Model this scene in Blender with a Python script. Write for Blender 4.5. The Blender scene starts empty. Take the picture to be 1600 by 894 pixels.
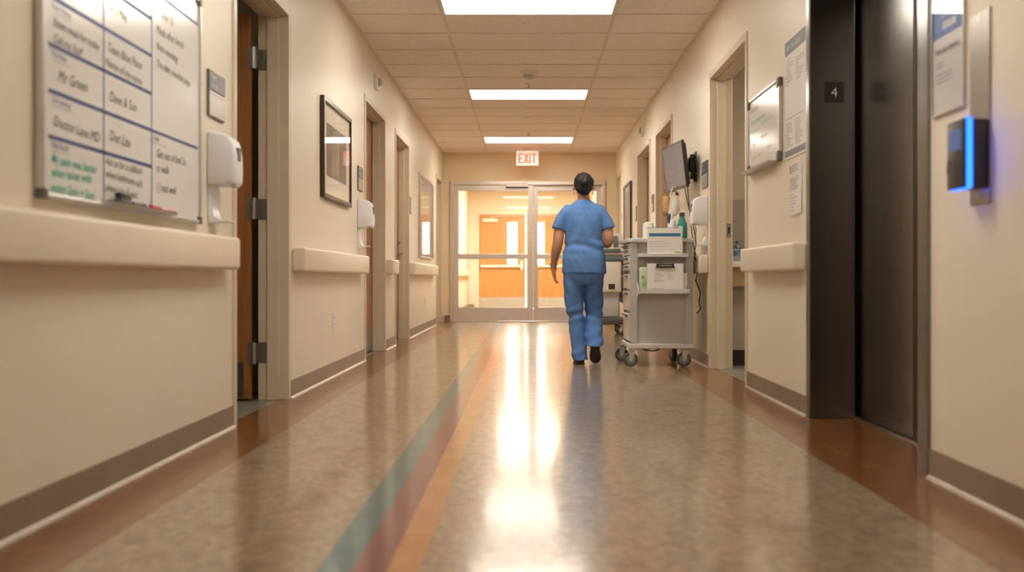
import bpy, bmesh, math, random
from mathutils import Vector, Matrix, noise
random.seed(7)
PI = math.pi
sc = bpy.context.scene
C = sc.collection

# ------------------------------------------------------------------ materials
def _nt(name):
    m = bpy.data.materials.new(name); m.use_nodes = True
    nt = m.node_tree
    return m, nt, nt.nodes['Principled BSDF']

def pm(name, col, rough=.5, metal=0., var=.06, scale=6., bump=0., bscale=60., stretch=(1, 1, 1), coat=0., spec=.5, rvar=0., emit=None, estr=0.):
    """procedural material: noise-varied colour, optional bump and roughness variation"""
    m, nt, b = _nt(name)
    N, L = nt.nodes, nt.links
    tc = N.new('ShaderNodeTexCoord'); mp = N.new('ShaderNodeMapping')
    mp.inputs['Scale'].default_value = stretch
    L.new(tc.outputs['Object'], mp.inputs['Vector'])
    nz = N.new('ShaderNodeTexNoise'); nz.inputs['Scale'].default_value = scale; nz.inputs['Detail'].default_value = 5
    L.new(mp.outputs['Vector'], nz.inputs['Vector'])
    cr = N.new('ShaderNodeValToRGB')
    cr.color_ramp.elements[0].position = .3; cr.color_ramp.elements[1].position = .7
    cr.color_ramp.elements[0].color = tuple(c * (1 - var) for c in col) + (1,)
    cr.color_ramp.elements[1].color = tuple(min(1, c * (1 + var)) for c in col) + (1,)
    L.new(nz.outputs['Fac'], cr.inputs['Fac']); L.new(cr.outputs['Color'], b.inputs['Base Color'])
    b.inputs['Roughness'].default_value = rough; b.inputs['Metallic'].default_value = metal
    b.inputs['Coat Weight'].default_value = coat; b.inputs['Coat Roughness'].default_value = .08
    b.inputs['Specular IOR Level'].default_value = spec
    if rvar:
        mr = N.new('ShaderNodeMapRange'); mr.inputs['To Min'].default_value = rough - rvar; mr.inputs['To Max'].default_value = rough + rvar
        L.new(nz.outputs['Fac'], mr.inputs['Value']); L.new(mr.outputs['Result'], b.inputs['Roughness'])
    if bump:
        n2 = N.new('ShaderNodeTexNoise'); n2.inputs['Scale'].default_value = bscale; n2.inputs['Detail'].default_value = 4
        L.new(mp.outputs['Vector'], n2.inputs['Vector'])
        bp = N.new('ShaderNodeBump'); bp.inputs['Strength'].default_value = bump; bp.inputs['Distance'].default_value = .01
        L.new(n2.outputs['Fac'], bp.inputs['Height']); L.new(bp.outputs['Normal'], b.inputs['Normal'])
    if emit:
        b.inputs['Emission Color'].default_value = tuple(emit) + (1,); b.inputs['Emission Strength'].default_value = estr
    return m

def ramp_mat(name, stops, rough, scale, stretch=(1, 1, 1), detail=6, bump=0., bscale=4., distort=0., coat=0., fine=0., rvar=.0):
    m, nt, b = _nt(name); N, L = nt.nodes, nt.links
    tc = N.new('ShaderNodeTexCoord'); mp = N.new('ShaderNodeMapping'); mp.inputs['Scale'].default_value = stretch
    L.new(tc.outputs['Object'], mp.inputs['Vector'])
    nz = N.new('ShaderNodeTexNoise'); nz.inputs['Scale'].default_value = scale; nz.inputs['Detail'].default_value = detail
    nz.inputs['Roughness'].default_value = .62; nz.inputs['Distortion'].default_value = distort
    L.new(mp.outputs['Vector'], nz.inputs['Vector'])
    cr = N.new('ShaderNodeValToRGB'); e = cr.color_ramp.elements
    while len(e) < len(stops): e.new(.5)
    for k, (p, c) in enumerate(stops): e[k].position = p; e[k].color = tuple(c) + (1,)
    L.new(nz.outputs['Fac'], cr.inputs['Fac'])
    out = cr.outputs['Color']
    if fine:
        n3 = N.new('ShaderNodeTexNoise'); n3.inputs['Scale'].default_value = scale * 5; n3.inputs['Detail'].default_value = 3
        L.new(mp.outputs['Vector'], n3.inputs['Vector'])
        mr = N.new('ShaderNodeMapRange'); mr.inputs['From Min'].default_value = .3; mr.inputs['From Max'].default_value = .7
        mr.inputs['To Min'].default_value = 1 - fine; mr.inputs['To Max'].default_value = 1 + fine
        L.new(n3.outputs['Fac'], mr.inputs['Value'])
        mx = N.new('ShaderNodeMix'); mx.data_type = 'RGBA'; mx.blend_type = 'MULTIPLY'; mx.inputs['Factor'].default_value = 1
        L.new(out, mx.inputs['A']); L.new(mr.outputs['Result'], mx.inputs['B']); out = mx.outputs['Result']
    L.new(out, b.inputs['Base Color'])
    b.inputs['Roughness'].default_value = rough; b.inputs['Coat Weight'].default_value = coat; b.inputs['Coat Roughness'].default_value = .1
    if rvar:
        mr2 = N.new('ShaderNodeMapRange'); mr2.inputs['To Min'].default_value = rough - rvar; mr2.inputs['To Max'].default_value = rough + rvar
        L.new(nz.outputs['Fac'], mr2.inputs['Value']); L.new(mr2.outputs['Result'], b.inputs['Roughness'])
    if bump:
        n2 = N.new('ShaderNodeTexNoise'); n2.inputs['Scale'].default_value = bscale; n2.inputs['Detail'].default_value = 2
        L.new(tc.outputs['Object'], n2.inputs['Vector'])
        bp = N.new('ShaderNodeBump'); bp.inputs['Strength'].default_value = bump; bp.inputs['Distance'].default_value = .01
        L.new(n2.outputs['Fac'], bp.inputs['Height']); L.new(bp.outputs['Normal'], b.inputs['Normal'])
    return m

def glossy_floor(m, rough, aniso):
    nt = m.node_tree; b = nt.nodes['Principled BSDF']
    b.inputs['Roughness'].default_value = rough; b.inputs['Anisotropic'].default_value = aniso
    b.inputs['Coat Weight'].default_value = .74; b.inputs['Coat Roughness'].default_value = .125; b.inputs['Coat IOR'].default_value = 1.55
    tc = nt.nodes.new('ShaderNodeTexCoord'); mp = nt.nodes.new('ShaderNodeMapping'); mp.inputs['Scale'].default_value = (1.6, 5.5, 1)
    nz = nt.nodes.new('ShaderNodeTexNoise'); nz.inputs['Scale'].default_value = 3.2; nz.inputs['Detail'].default_value = 2
    bp = nt.nodes.new('ShaderNodeBump'); bp.inputs['Strength'].default_value = .055; bp.inputs['Distance'].default_value = .01
    nt.links.new(tc.outputs['Object'], mp.inputs['Vector']); nt.links.new(mp.outputs['Vector'], nz.inputs['Vector']); nt.links.new(nz.outputs['Fac'], bp.inputs['Height'])
    nt.links.new(bp.outputs['Normal'], b.inputs['Normal']); nt.links.new(bp.outputs['Normal'], b.inputs['Coat Normal'])
    cx = nt.nodes.new('ShaderNodeCombineXYZ'); cx.inputs['Y'].default_value = 1
    nt.links.new(cx.outputs[0], b.inputs['Tangent'])

def emit_mat(name, col, strength):
    m = bpy.data.materials.new(name); m.use_nodes = True
    nt = m.node_tree; nt.nodes.clear()
    e = nt.nodes.new('ShaderNodeEmission'); o = nt.nodes.new('ShaderNodeOutputMaterial')
    e.inputs['Color'].default_value = tuple(col) + (1,); e.inputs['Strength'].default_value = strength
    nt.links.new(e.outputs[0], o.inputs[0]); return m

def glass_mat(name, tint=(1, 1, 1), ior=1.45, rough=.02):
    m = bpy.data.materials.new(name); m.use_nodes = True
    nt = m.node_tree; nt.nodes.clear(); N, L = nt.nodes, nt.links
    t = N.new('ShaderNodeBsdfTransparent'); t.inputs['Color'].default_value = tuple(tint) + (1,)
    g = N.new('ShaderNodeBsdfGlossy'); g.inputs['Roughness'].default_value = rough
    f = N.new('ShaderNodeFresnel'); ge = N.new('ShaderNodeNewGeometry')
    mi = N.new('ShaderNodeMapRange'); mi.inputs['To Min'].default_value = ior; mi.inputs['To Max'].default_value = 1 / ior
    L.new(ge.outputs['Backfacing'], mi.inputs['Value']); L.new(mi.outputs['Result'], f.inputs['IOR'])
    mx = N.new('ShaderNodeMixShader'); o = N.new('ShaderNodeOutputMaterial')
    L.new(f.outputs[0], mx.inputs[0]); L.new(t.outputs[0], mx.inputs[1]); L.new(g.outputs[0], mx.inputs[2]); L.new(mx.outputs[0], o.inputs[0])
    return m

M = {}
M['wall'] = pm('wall_paint', (.80, .725, .60), .42, var=.025, scale=1.3, bump=.04, bscale=90)
M['wall_end'] = pm('end_wall_paint', (.74, .61, .41), .5, var=.03, scale=1.3, bump=.04, bscale=90)
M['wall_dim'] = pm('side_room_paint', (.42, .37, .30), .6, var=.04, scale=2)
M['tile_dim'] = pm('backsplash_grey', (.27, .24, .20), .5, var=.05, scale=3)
M['rail'] = pm('rail_vinyl', (.80, .715, .575), .36, var=.02, scale=3, bump=.03, bscale=140)
M['frame'] = pm('door_frame_paint', (.66, .565, .43), .36, var=.03, scale=3)
M['base'] = pm('cove_base', (.26, .19, .135), .4, var=.08, scale=5)
M['base_lip'] = pm('cove_lip', (.44, .36, .28), .35, var=.1, scale=9)
M['ceil'] = pm('ceiling_tile', (.92, .865, .78), .9, var=.08, scale=60, bump=.45, bscale=110)
M['tbar'] = pm('ceiling_tbar', (.78, .70, .60), .55, var=.03)
M['white_metal'] = pm('white_enamel', (.82, .80, .76), .35, var=.02)
M['white_plastic'] = pm('white_plastic', (.78, .785, .83), .28, var=.02)
M['grey_plastic'] = pm('light_grey_plastic', (.50, .49, .48), .4, var=.03)
M['dark_plastic'] = pm('dark_plastic', (.03, .03, .033), .35, var=.1)
M['grey_dark'] = pm('dark_grey_plastic', (.12, .12, .125), .4, var=.06)
M['alu'] = pm('anodised_aluminium', (.66, .60, .55), .34, metal=.55, var=.03, scale=4)
M['silver'] = pm('silver_frame', (.62, .61, .60), .3, metal=.8, var=.03)
M['steel'] = pm('brushed_steel', (.25, .24, .232), .25, metal=1, var=.05, scale=7, stretch=(10, 10, .2), rvar=.03)
M['steel_light'] = pm('satin_steel', (.52, .48, .44), .28, metal=1, var=.1, scale=9, stretch=(1, 18, .5), rvar=.05)
M['steel_plate'] = pm('call_plate_steel', (.36, .325, .30), .3, metal=1, var=.08, scale=9, stretch=(1, 18, .5), rvar=.05)
M['chrome'] = pm('satin_chrome', (.6, .58, .55), .25, metal=1, var=.04)
M['hinge'] = pm('hinge_steel', (.42, .42, .42), .33, metal=.9, var=.05)
M['kick'] = pm('kick_plate_steel', (.13, .12, .115), .42, metal=.7, var=.1, scale=5)
M['kick_pale'] = pm('kick_plate_pale', (.50, .46, .42), .5, metal=.3, var=.04)
M['kick_light'] = pm('kick_plate_grey', (.30, .28, .27), .4, metal=.5, var=.06)
M['wood_dark'] = ramp_mat('dark_door_veneer', [(.25, (.24, .092, .025)), (.5, (.34, .140, .038)), (.75, (.43, .19, .058))], .38, 3.2, (5, 5, .35), distort=1.4, coat=.15)
M['wood_mid'] = ramp_mat('door_veneer', [(.25, (.30, .15, .06)), (.5, (.38, .195, .08)), (.75, (.44, .24, .105))], .4, 3.2, (5, 5, .3), distort=1.2)
M['wood_gold'] = ramp_mat('honey_door_veneer', [(.25, (.42, .185, .052)), (.5, (.50, .24, .075)), (.75, (.57, .29, .10))], .45, 2.4, (4, 4, .3), distort=1.2)
M['wood_counter'] = ramp_mat('counter_veneer', [(.3, (.36, .23, .11)), (.7, (.46, .31, .16))], .45, 3, (.4, 4, 4))
M['floor'] = ramp_mat('vinyl_sheet', [(.30, (.195, .135, .085)), (.42, (.298, .212, .135)), (.50, (.385, .280, .182)), (.57, (.298, .224, .156)), (.66, (.410, .297, .182)), (.76, (.48, .345, .20))], .15, 5.2, (1.3, .75, 1), fine=.26, coat=.0)
M['border'] = ramp_mat('border_vinyl', [(.3, (.125, .042, .010)), (.45, (.25, .090, .020)), (.55, (.20, .072, .018)), (.72, (.40, .165, .045))], .13, 5.5, (1.4, .5, 1), distort=1.2)
M['teal'] = ramp_mat('stripe_teal', [(.3, (.038, .125, .150)), (.7, (.070, .195, .215))], .13, 6, fine=.1)
M['maroon'] = ramp_mat('stripe_maroon', [(.3, (.180, .040, .050)), (.7, (.255, .074, .080))], .13, 6, fine=.1)
M['orange'] = ramp_mat('stripe_orange', [(.3, (.46, .205, .060)), (.7, (.58, .29, .105))], .13, 6, fine=.1)
for k_ in ('floor', 'border', 'teal', 'maroon', 'orange'): glossy_floor(M[k_], .278, .75)
M['room_floor'] = pm('side_room_tile', (.20, .185, .155), .35, var=.12, scale=3)
M['panel'] = emit_mat('light_diffuser', (1, .915, .785), 24)
M['panel_dim'] = emit_mat('dimmed_diffuser', (1, .915, .785), 7)
M['panel_fill'] = emit_mat('vestibule_fill_glow', (1, .90, .70), 92)  # glow for the unseen panels added to overexpose the vestibule
M['glass'] = glass_mat('door_glass', (.97, .97, .95))
M['pic_glass'] = glass_mat('picture_glass', (1, 1, 1), 1.16, .015)
M['board'] = pm('whiteboard_enamel', (.76, .755, .74), .16, var=.015, scale=2, spec=.3)
M['paper'] = pm('white_paper', (.84, .82, .80), .55, var=.03)
M['paper_grey'] = pm('acrylic_insert', (.62, .62, .64), .2, var=.03)
M['ink_black'] = pm('marker_black', (.085, .075, .072), .6, var=.1)
M['ink_grey'] = pm('print_grey', (.20, .19, .20), .6, var=.1)
M['ink_lines'] = pm('print_line_grey', (.34, .33, .33), .6, var=.1)
M['ink_blue'] = pm('grid_blue', (.040, .075, .27), .45, var=.1)
M['ink_teal'] = pm('marker_teal', (.05, .44, .33), .5, var=.1)
M['sign_grey'] = pm('sign_slate', (.21, .21, .24), .4, var=.05)
M['sign_blue'] = pm('sign_navy', (.05, .075, .16), .4, var=.05)
M['sign_silver'] = pm('sign_brushed', (.50, .48, .46), .3, metal=.5, var=.05, stretch=(1, 1, 12))
M['banner_blue'] = pm('banner_blue', (.035, .13, .40), .4, var=.05)
M['banner_slate'] = pm('banner_slate', (.17, .17, .235), .5, var=.05)
M['lettering'] = pm('sign_lettering', (.72, .72, .74), .5, var=.03)
M['wood_frame'] = pm('mahogany_frame', (.055, .022, .014), .3, var=.2, scale=12)
M['mat_board'] = pm('cream_mat_board', (.90, .83, .70), .8, var=.03)
M['red'] = pm('marker_red', (.62, .07, .09), .4, var=.1)
M['pink'] = pm('marker_pink', (.80, .42, .42), .4, var=.1)
M['green'] = pm('marker_green', (.03, .36, .20), .4, var=.1)
M['lime'] = pm('highlighter_lime', (.18, .55, .10), .4, var=.1)
M['rubber'] = pm('caster_rubber', (.10, .095, .09), .6, var=.1)
M['hub'] = pm('wheel_hub_grey', (.24, .235, .23), .4, var=.05)
M['cart_grey'] = pm('cart_grey', (.50, .495, .49), .42, var=.03)
M['cart_light'] = pm('cart_light_grey', (.62, .615, .61), .38, var=.03)
M['drawer'] = pm('drawer_front_warm_lit', (.66, .58, .53), .35, var=.03)  # warm light put into the colour of the lower drawers
M['teal_bottle'] = pm('teal_bottle', (.035, .27, .215), .2, var=.06)
M['skin'] = pm('skin', (.50, .255, .165), .5, var=.07, scale=14)
M['hair'] = pm('black_hair', (.012, .010, .010), .6, var=.4, scale=40, bump=.5, bscale=55, stretch=(1, 1, .25))
M['scrub'] = pm('scrub_cotton', (.115, .245, .56), .8, var=.06, scale=18, bump=.25, bscale=22, spec=.2)
M['scrub_low'] = pm('scrub_trouser_cotton', (.105, .225, .53), .8, var=.07, scale=14, bump=.3, bscale=18, spec=.2)
M['shoe'] = pm('black_shoe', (.018, .017, .018), .45, var=.2)
M['strip_blue'] = emit_mat('reader_light', (.012, .085, 1.0), 9)
M['yellow'] = pm('amber_packet', (.74, .52, .24), .4, var=.15)
M['water'] = glass_mat('clear_bottle', (.62, .72, .82), 1.45, .05)
M['strap'] = pm('watch_strap', (.40, .33, .34), .4, var=.1)

# ------------------------------------------------------------------ mesh helpers
class MB:
    def __init__(s): s.bm = bmesh.new(); s.mi = 0
    def _fin(s, vs):
        fs = set()
        for v in vs:
            for f in v.link_faces: fs.add(f)
        for f in fs: f.material_index = s.mi
        return s
    def box(s, x0, x1, y0, y1, z0, z1, bev=0., seg=2):
        r = bmesh.ops.create_cube(s.bm, size=1)
        vs = r['verts']
        for v in vs:
            v.co = Vector(((x0 + x1) / 2 + v.co.x * (x1 - x0), (y0 + y1) / 2 + v.co.y * (y1 - y0), (z0 + z1) / 2 + v.co.z * (z1 - z0)))
        for v in vs:
            for f in v.link_faces: f.material_index = s.mi
        if bev:
            es = list({e for v in vs for e in v.link_edges})
            bmesh.ops.bevel(s.bm, geom=es, offset=bev, segments=seg, profile=.5, affect='EDGES', material=s.mi)
        return s
    def cyl(s, p0, p1, r, r2=None, n=16, caps=True):
        p0, p1 = Vector(p0), Vector(p1); d = p1 - p0
        q = d.to_track_quat('Z', 'Y').to_matrix().to_4x4()
        m = Matrix.Translation((p0 + p1) / 2) @ q
        r_ = bmesh.ops.create_cone(s.bm, cap_ends=caps, segments=n, radius1=r, radius2=r if r2 is None else r2, depth=d.length, matrix=m)
        return s._fin(r_['verts'])
    def ball(s, c, rx, ry=None, rz=None, n=16, rot=None):
        ry = rx if ry is None else ry; rz = rx if rz is None else rz
        m = Matrix.Translation(c)
        if rot is not None: m = m @ rot.to_4x4()
        m = m @ Matrix.Diagonal((rx, ry, rz, 1))
        r_ = bmesh.ops.create_uvsphere(s.bm, u_segments=n, v_segments=max(6, n // 2 + 2), radius=1, matrix=m)
        return s._fin(r_['verts'])
    def loft(s, rings, caps=True):
        """rings: list of equal-length point lists"""
        vr = [[s.bm.verts.new(p) for p in ring] for ring in rings]
        n = len(vr[0])
        for a, b in zip(vr, vr[1:]):
            for k in range(n):
                f = s.bm.faces.new((a[k], a[(k + 1) % n], b[(k + 1) % n], b[k])); f.material_index = s.mi
        if caps:
            for ring, fl in ((vr[0], True), (vr[-1], False)):
                f = s.bm.faces.new(ring[::-1] if fl else ring); f.material_index = s.mi
        return s
    def tube(s, pts, r, n=8, caps=True):
        pts = [Vector(p) for p in pts]
        rs = r if isinstance(r, (list, tuple)) else [r] * len(pts)
        rings = []; up = None
        for i, p in enumerate(pts):
            t = (pts[min(i + 1, len(pts) - 1)] - pts[max(i - 1, 0)]).normalized()
            if up is None:
                up = Vector((0, 0, 1)) if abs(t.z) < .9 else Vector((1, 0, 0))
            u = (up - t * up.dot(t)).normalized(); w = t.cross(u); up = u
            rings.append([p + (u * math.cos(2 * PI * k / n) + w * math.sin(2 * PI * k / n)) * rs[i] for k in range(n)])
        return s.loft(rings, caps)
    def prism(s, prof, axis, a0, a1, bev=0., seg=2):
        """prof: 2D polygon; axis 'y': prof=(x,z); 'z': (x,y); 'x': (y,z)"""
        def P(u, v, a): return {'y': (u, a, v), 'z': (u, v, a), 'x': (a, u, v)}[axis]
        A = [s.bm.verts.new(P(u, v, a0)) for u, v in prof]; B = [s.bm.verts.new(P(u, v, a1)) for u, v in prof]
        n = len(prof); fs = [s.bm.faces.new(A), s.bm.faces.new(B[::-1])]
        for k in range(n): fs.append(s.bm.faces.new((A[k], B[k], B[(k + 1) % n], A[(k + 1) % n])))
        bmesh.ops.recalc_face_normals(s.bm, faces=fs)
        for f in fs: f.material_index = s.mi
        if bev:
            es = list({e for v in A + B for e in v.link_edges if e.calc_face_angle(0) > .6})
            bmesh.ops.bevel(s.bm, geom=es, offset=bev, segments=seg, profile=.5, affect='EDGES', material=s.mi)
        return s
    def lathe(s, prof, c=(0, 0, 0), n=20):
        rings = [[(c[0] + r * math.cos(2 * PI * k / n), c[1] + r * math.sin(2 * PI * k / n), c[2] + z) for k in range(n)] for r, z in prof]
        return s.loft(rings, True)
    def quad(s, pts):
        f = s.bm.faces.new([s.bm.verts.new(p) for p in pts]); f.material_index = s.mi; return s
    def build(s, name, mats, parent=None, smooth=False, loc=None, rotz=0):
        bmesh.ops.recalc_face_normals(s.bm, faces=s.bm.faces[:]) if s.bm.faces else None
        me = bpy.data.meshes.new(name); s.bm.to_mesh(me); s.bm.free()
        for m in (mats if isinstance(mats, (list, tuple)) else [mats]): me.materials.append(m)
        if smooth:
            for p in me.polygons: p.use_smooth = True
            try: me.set_sharp_from_angle(angle=math.radians(40))
            except Exception: pass
        return link(name, me, parent, loc, rotz)

def link(name, me, parent=None, loc=None, rotz=0):
    o = bpy.data.objects.new(name, me); C.objects.link(o)
    if parent is not None: o.parent = parent
    if loc is not None: o.location = loc
    o.rotation_euler.z = rotz
    return o

def tag(o, label, cat, group=None, kind=None):
    o['label'] = label; o['category'] = cat
    if group: o['group'] = group
    if kind: o['kind'] = kind
    return o

def thing(name, label, cat, loc=(0, 0, 0), rotz=0, group=None):
    o = bpy.data.objects.new(name, None); C.objects.link(o)
    o.empty_display_size = .1; o.location = loc; o.rotation_euler = (0, 0, rotz)
    return tag(o, label, cat, group)

def dup(root, loc, rotz=0, label=None, group=None):
    r = root.copy(); C.objects.link(r); r.location = loc; r.rotation_euler = (0, 0, rotz)
    if label: r['label'] = label
    if group: r['group'] = group
    for ch in list(root.children):
        c = ch.copy(); C.objects.link(c); c.parent = r
        for g in ch.children:
            d = g.copy(); C.objects.link(d); d.parent = c
    return r

def struct(o, label=None):
    o['kind'] = 'structure'
    if label: o['label'] = label
    return o

def text_mesh(items, name, mat, parent, x=.001, shear=0., res=2, bold=0., each=False):
    """items: (string, y, z, size[, rot, align]) lettering laid on a wall plane (x out, y to the reader's right, z up) as one flat mesh"""
    if each:
        for it in items: text_mesh([it], name, mat, parent, x, shear, res, bold)
        return
    bm = bmesh.new()
    for it in items:
        st, y, z, size = it[:4]; rot = it[4] if len(it) > 4 else 0.; al = it[5] if len(it) > 5 else 'LEFT'
        cu = bpy.data.curves.new('lettering', 'FONT'); cu.body = st; cu.size = size; cu.align_x = al; cu.shear = shear
        cu.resolution_u = res; cu.offset = bold * size
        ob = bpy.data.objects.new('lettering', cu); C.objects.link(ob)
        dg = bpy.context.evaluated_depsgraph_get(); dg.update()
        me = bpy.data.meshes.new_from_object(ob.evaluated_get(dg))
        cr, sr = math.cos(rot), math.sin(rot)
        for v in me.vertices:
            a, b_ = v.co.x, v.co.y
            v.co = Vector((x, y + a * cr - b_ * sr, z + a * sr + b_ * cr))
        bm.from_mesh(me); bpy.data.meshes.remove(me); bpy.data.objects.remove(ob); bpy.data.curves.remove(cu)
    me = bpy.data.meshes.new(name); bm.to_mesh(me); bm.free(); me.materials.append(mat)
    return link(name, me, parent)

def bars(items, name, mat, parent, x=.001):
    """flat printed bars (y0,y1,z0,z1) on a wall plane"""
    m = MB()
    for y0, y1, z0, z1 in items: m.quad([(x, y0, z0), (x, y1, z0), (x, y1, z1), (x, y0, z1)])
    return m.build(name, mat, parent)

# ------------------------------------------------------------------ dimensions (metres; y runs down the corridor, z up)
XL, XR, H = -1.41, 1.43, 2.77
T = .17                                    # wall thickness
Y0, YE, YV = -3.2, 16.75, 24.2             # behind the photographer, end partition, far doors
left_open = [(4.92, 5.98, 2.245), (8.83, 10.0, 2.245), (10.83, 12.0, 2.245), (15.62, 16.5, 2.25)]
right_open = [(6.73, 8.03, 2.275), (10.24, 11.45, 2.30), (12.09, 13.38, 2.30), (15.9, 16.6, 2.31)]
J = .05                                    # jamb thickness

# ------------------------------------------------------------------ room shell
def strips(mb, xs, y0, y1):
    for x0, x1, k in xs:
        mb.mi = k; mb.quad([(x0, y0, 0), (x1, y0, 0), (x1, y1, 0), (x0, y1, 0)])
fl = MB()
mats = [M['floor'], M['border'], M['teal'], M['maroon'], M['orange'], M['room_floor']]
core = [(-1.14, -.515, 0), (-.515, -.43, 2), (-.43, -.345, 3), (-.345, -.265, 4), (-.265, 1.14, 0)]
strips(fl, [(-4.3, -1.46, 5), (-1.46, -1.14, 1)] + core + [(1.14, 1.48, 1)], Y0, YV + .3)
for y0, y1, k in ((Y0, 3.66, 5), (3.66, 5.2, 1), (5.2, YV + .3, 5)):
    strips(fl, [(1.48, 1.70, k), (1.70, 4.3, 5)], y0, y1)
struct(fl.build('floor', mats))

def wall_with_openings(name, xa, xb, y0, y1, openings, mat):
    m = MB(); y = y0
    for a, b, z in openings:
        m.box(xa, xb, y, a - J, 0, H); m.box(xa, xb, a - J, b + J, z + J, H); y = b + J
    m.box(xa, xb, y, y1, 0, H)
    return struct(m.build(name, mat))
wall_with_openings('wall_left', XL - T, XL, Y0, YV + .1, left_open, M['wall'])
wall_with_openings('wall_right', XR, XR + T, Y0, YV + .1, [(3.69, 5.19, 2.20)] + right_open, M['wall'])
m = MB(); m.box(XL, XR, Y0 - .1, Y0, 0, H); struct(m.build('wall_back', M['wall']))
m = MB(); fx0, fx1, fz = -1.285, 1.252, 2.30
m.box(XL, fx0, YE, YE + .14, 0, H); m.box(fx1, XR, YE, YE + .14, 0, H); m.box(fx0, fx1, YE, YE + .14, fz, H)
struct(m.build('wall_end', M['wall_end']))
m = MB(); wx0, wx1, wz = -1.23, 1.17, 2.27
m.box(XL, wx0, YV, YV + .14, 0, H); m.box(wx1, XR, YV, YV + .14, 0, H); m.box(wx0, wx1, YV, YV + .14, wz, H)
struct(m.build('wall_vestibule', M['wall']))
# side-room shells that the open doors look into; outer walls added to keep sky light out
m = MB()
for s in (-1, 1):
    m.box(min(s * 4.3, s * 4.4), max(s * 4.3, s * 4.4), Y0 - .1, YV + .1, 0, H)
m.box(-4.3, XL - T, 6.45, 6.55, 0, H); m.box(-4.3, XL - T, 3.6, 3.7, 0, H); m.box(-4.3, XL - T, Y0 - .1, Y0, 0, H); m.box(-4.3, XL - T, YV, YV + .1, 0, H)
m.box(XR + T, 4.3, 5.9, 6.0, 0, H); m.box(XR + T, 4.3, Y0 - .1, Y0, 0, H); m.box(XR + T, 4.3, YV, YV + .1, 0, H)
struct(m.build('wall_side_rooms_light_block', M['wall_dim']))
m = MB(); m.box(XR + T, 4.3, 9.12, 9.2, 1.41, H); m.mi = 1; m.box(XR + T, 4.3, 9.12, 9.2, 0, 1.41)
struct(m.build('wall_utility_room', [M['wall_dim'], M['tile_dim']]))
# ceiling: mineral tiles in a T-bar grid
m = MB(); m.box(-4.4, 4.4, Y0 - .1, YV + .2, H, H + .08); struct(m.build('ceiling', M['ceil']))
P = .628; GY = [7.97 + k * P for k in range(-17, 14)]
m = MB()
for y in GY:
    if Y0 < y < YE: m.box(XL, XR, y - .012, y + .012, H - .006, H)
for x in (-.672, .672): m.box(x - .012, x + .012, Y0, YE, H - .006, H)
m.box(XL, XL + .022, Y0, YE, H - .012, H); m.box(XR - .022, XR, Y0, YE, H - .012, H)
m.box(XL, XR, YE - .022, YE, H - .012, H)
struct(m.build('trim_ceiling_grid', M['tbar']))
# cove base along the walls
def baseboard(name, x, sgn, y0, y1, openings):
    m = MB(); y = y0
    segs = []
    for a, b in openings: segs.append((y, a)); y = b
    segs.append((y, y1))
    for a, b in segs:
        if b - a < .03: continue
        m.mi = 0; m.box(min(x, x + sgn * .008), max(x, x + sgn * .008), a, b, .012, .105)
        m.mi = 1; m.prism([(x, 0), (x + sgn * .02, 0), (x + sgn * .017, .005), (x + sgn * .009, .013), (x, .013)], 'y', a, b)
    return struct(m.build(name, [M['base'], M['base_lip']]))
baseboard('baseboard_left', XL, 1, Y0, YE, [(a - J, b + J) for a, b, z in left_open])
baseboard('baseboard_right', XR, -1, Y0, YE, [(3.64, 5.24)] + [(a - J, b + J) for a, b, z in right_open])
m = MB()
m.box(XL + .03, fx0, YE - .009, YE, 0, .105); m.box(fx1, XR - .03, YE - .009, YE, 0, .105)
struct(m.build('baseboard_end', M['base']))
m = MB(); m.box(XL, XL + .008, YE + .15, YV, 0, .105); m.box(XL + .01, wx0 - .06, YV - .008, YV, 0, .105)
struct(m.build('baseboard_vestibule', M['base']))

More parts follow.
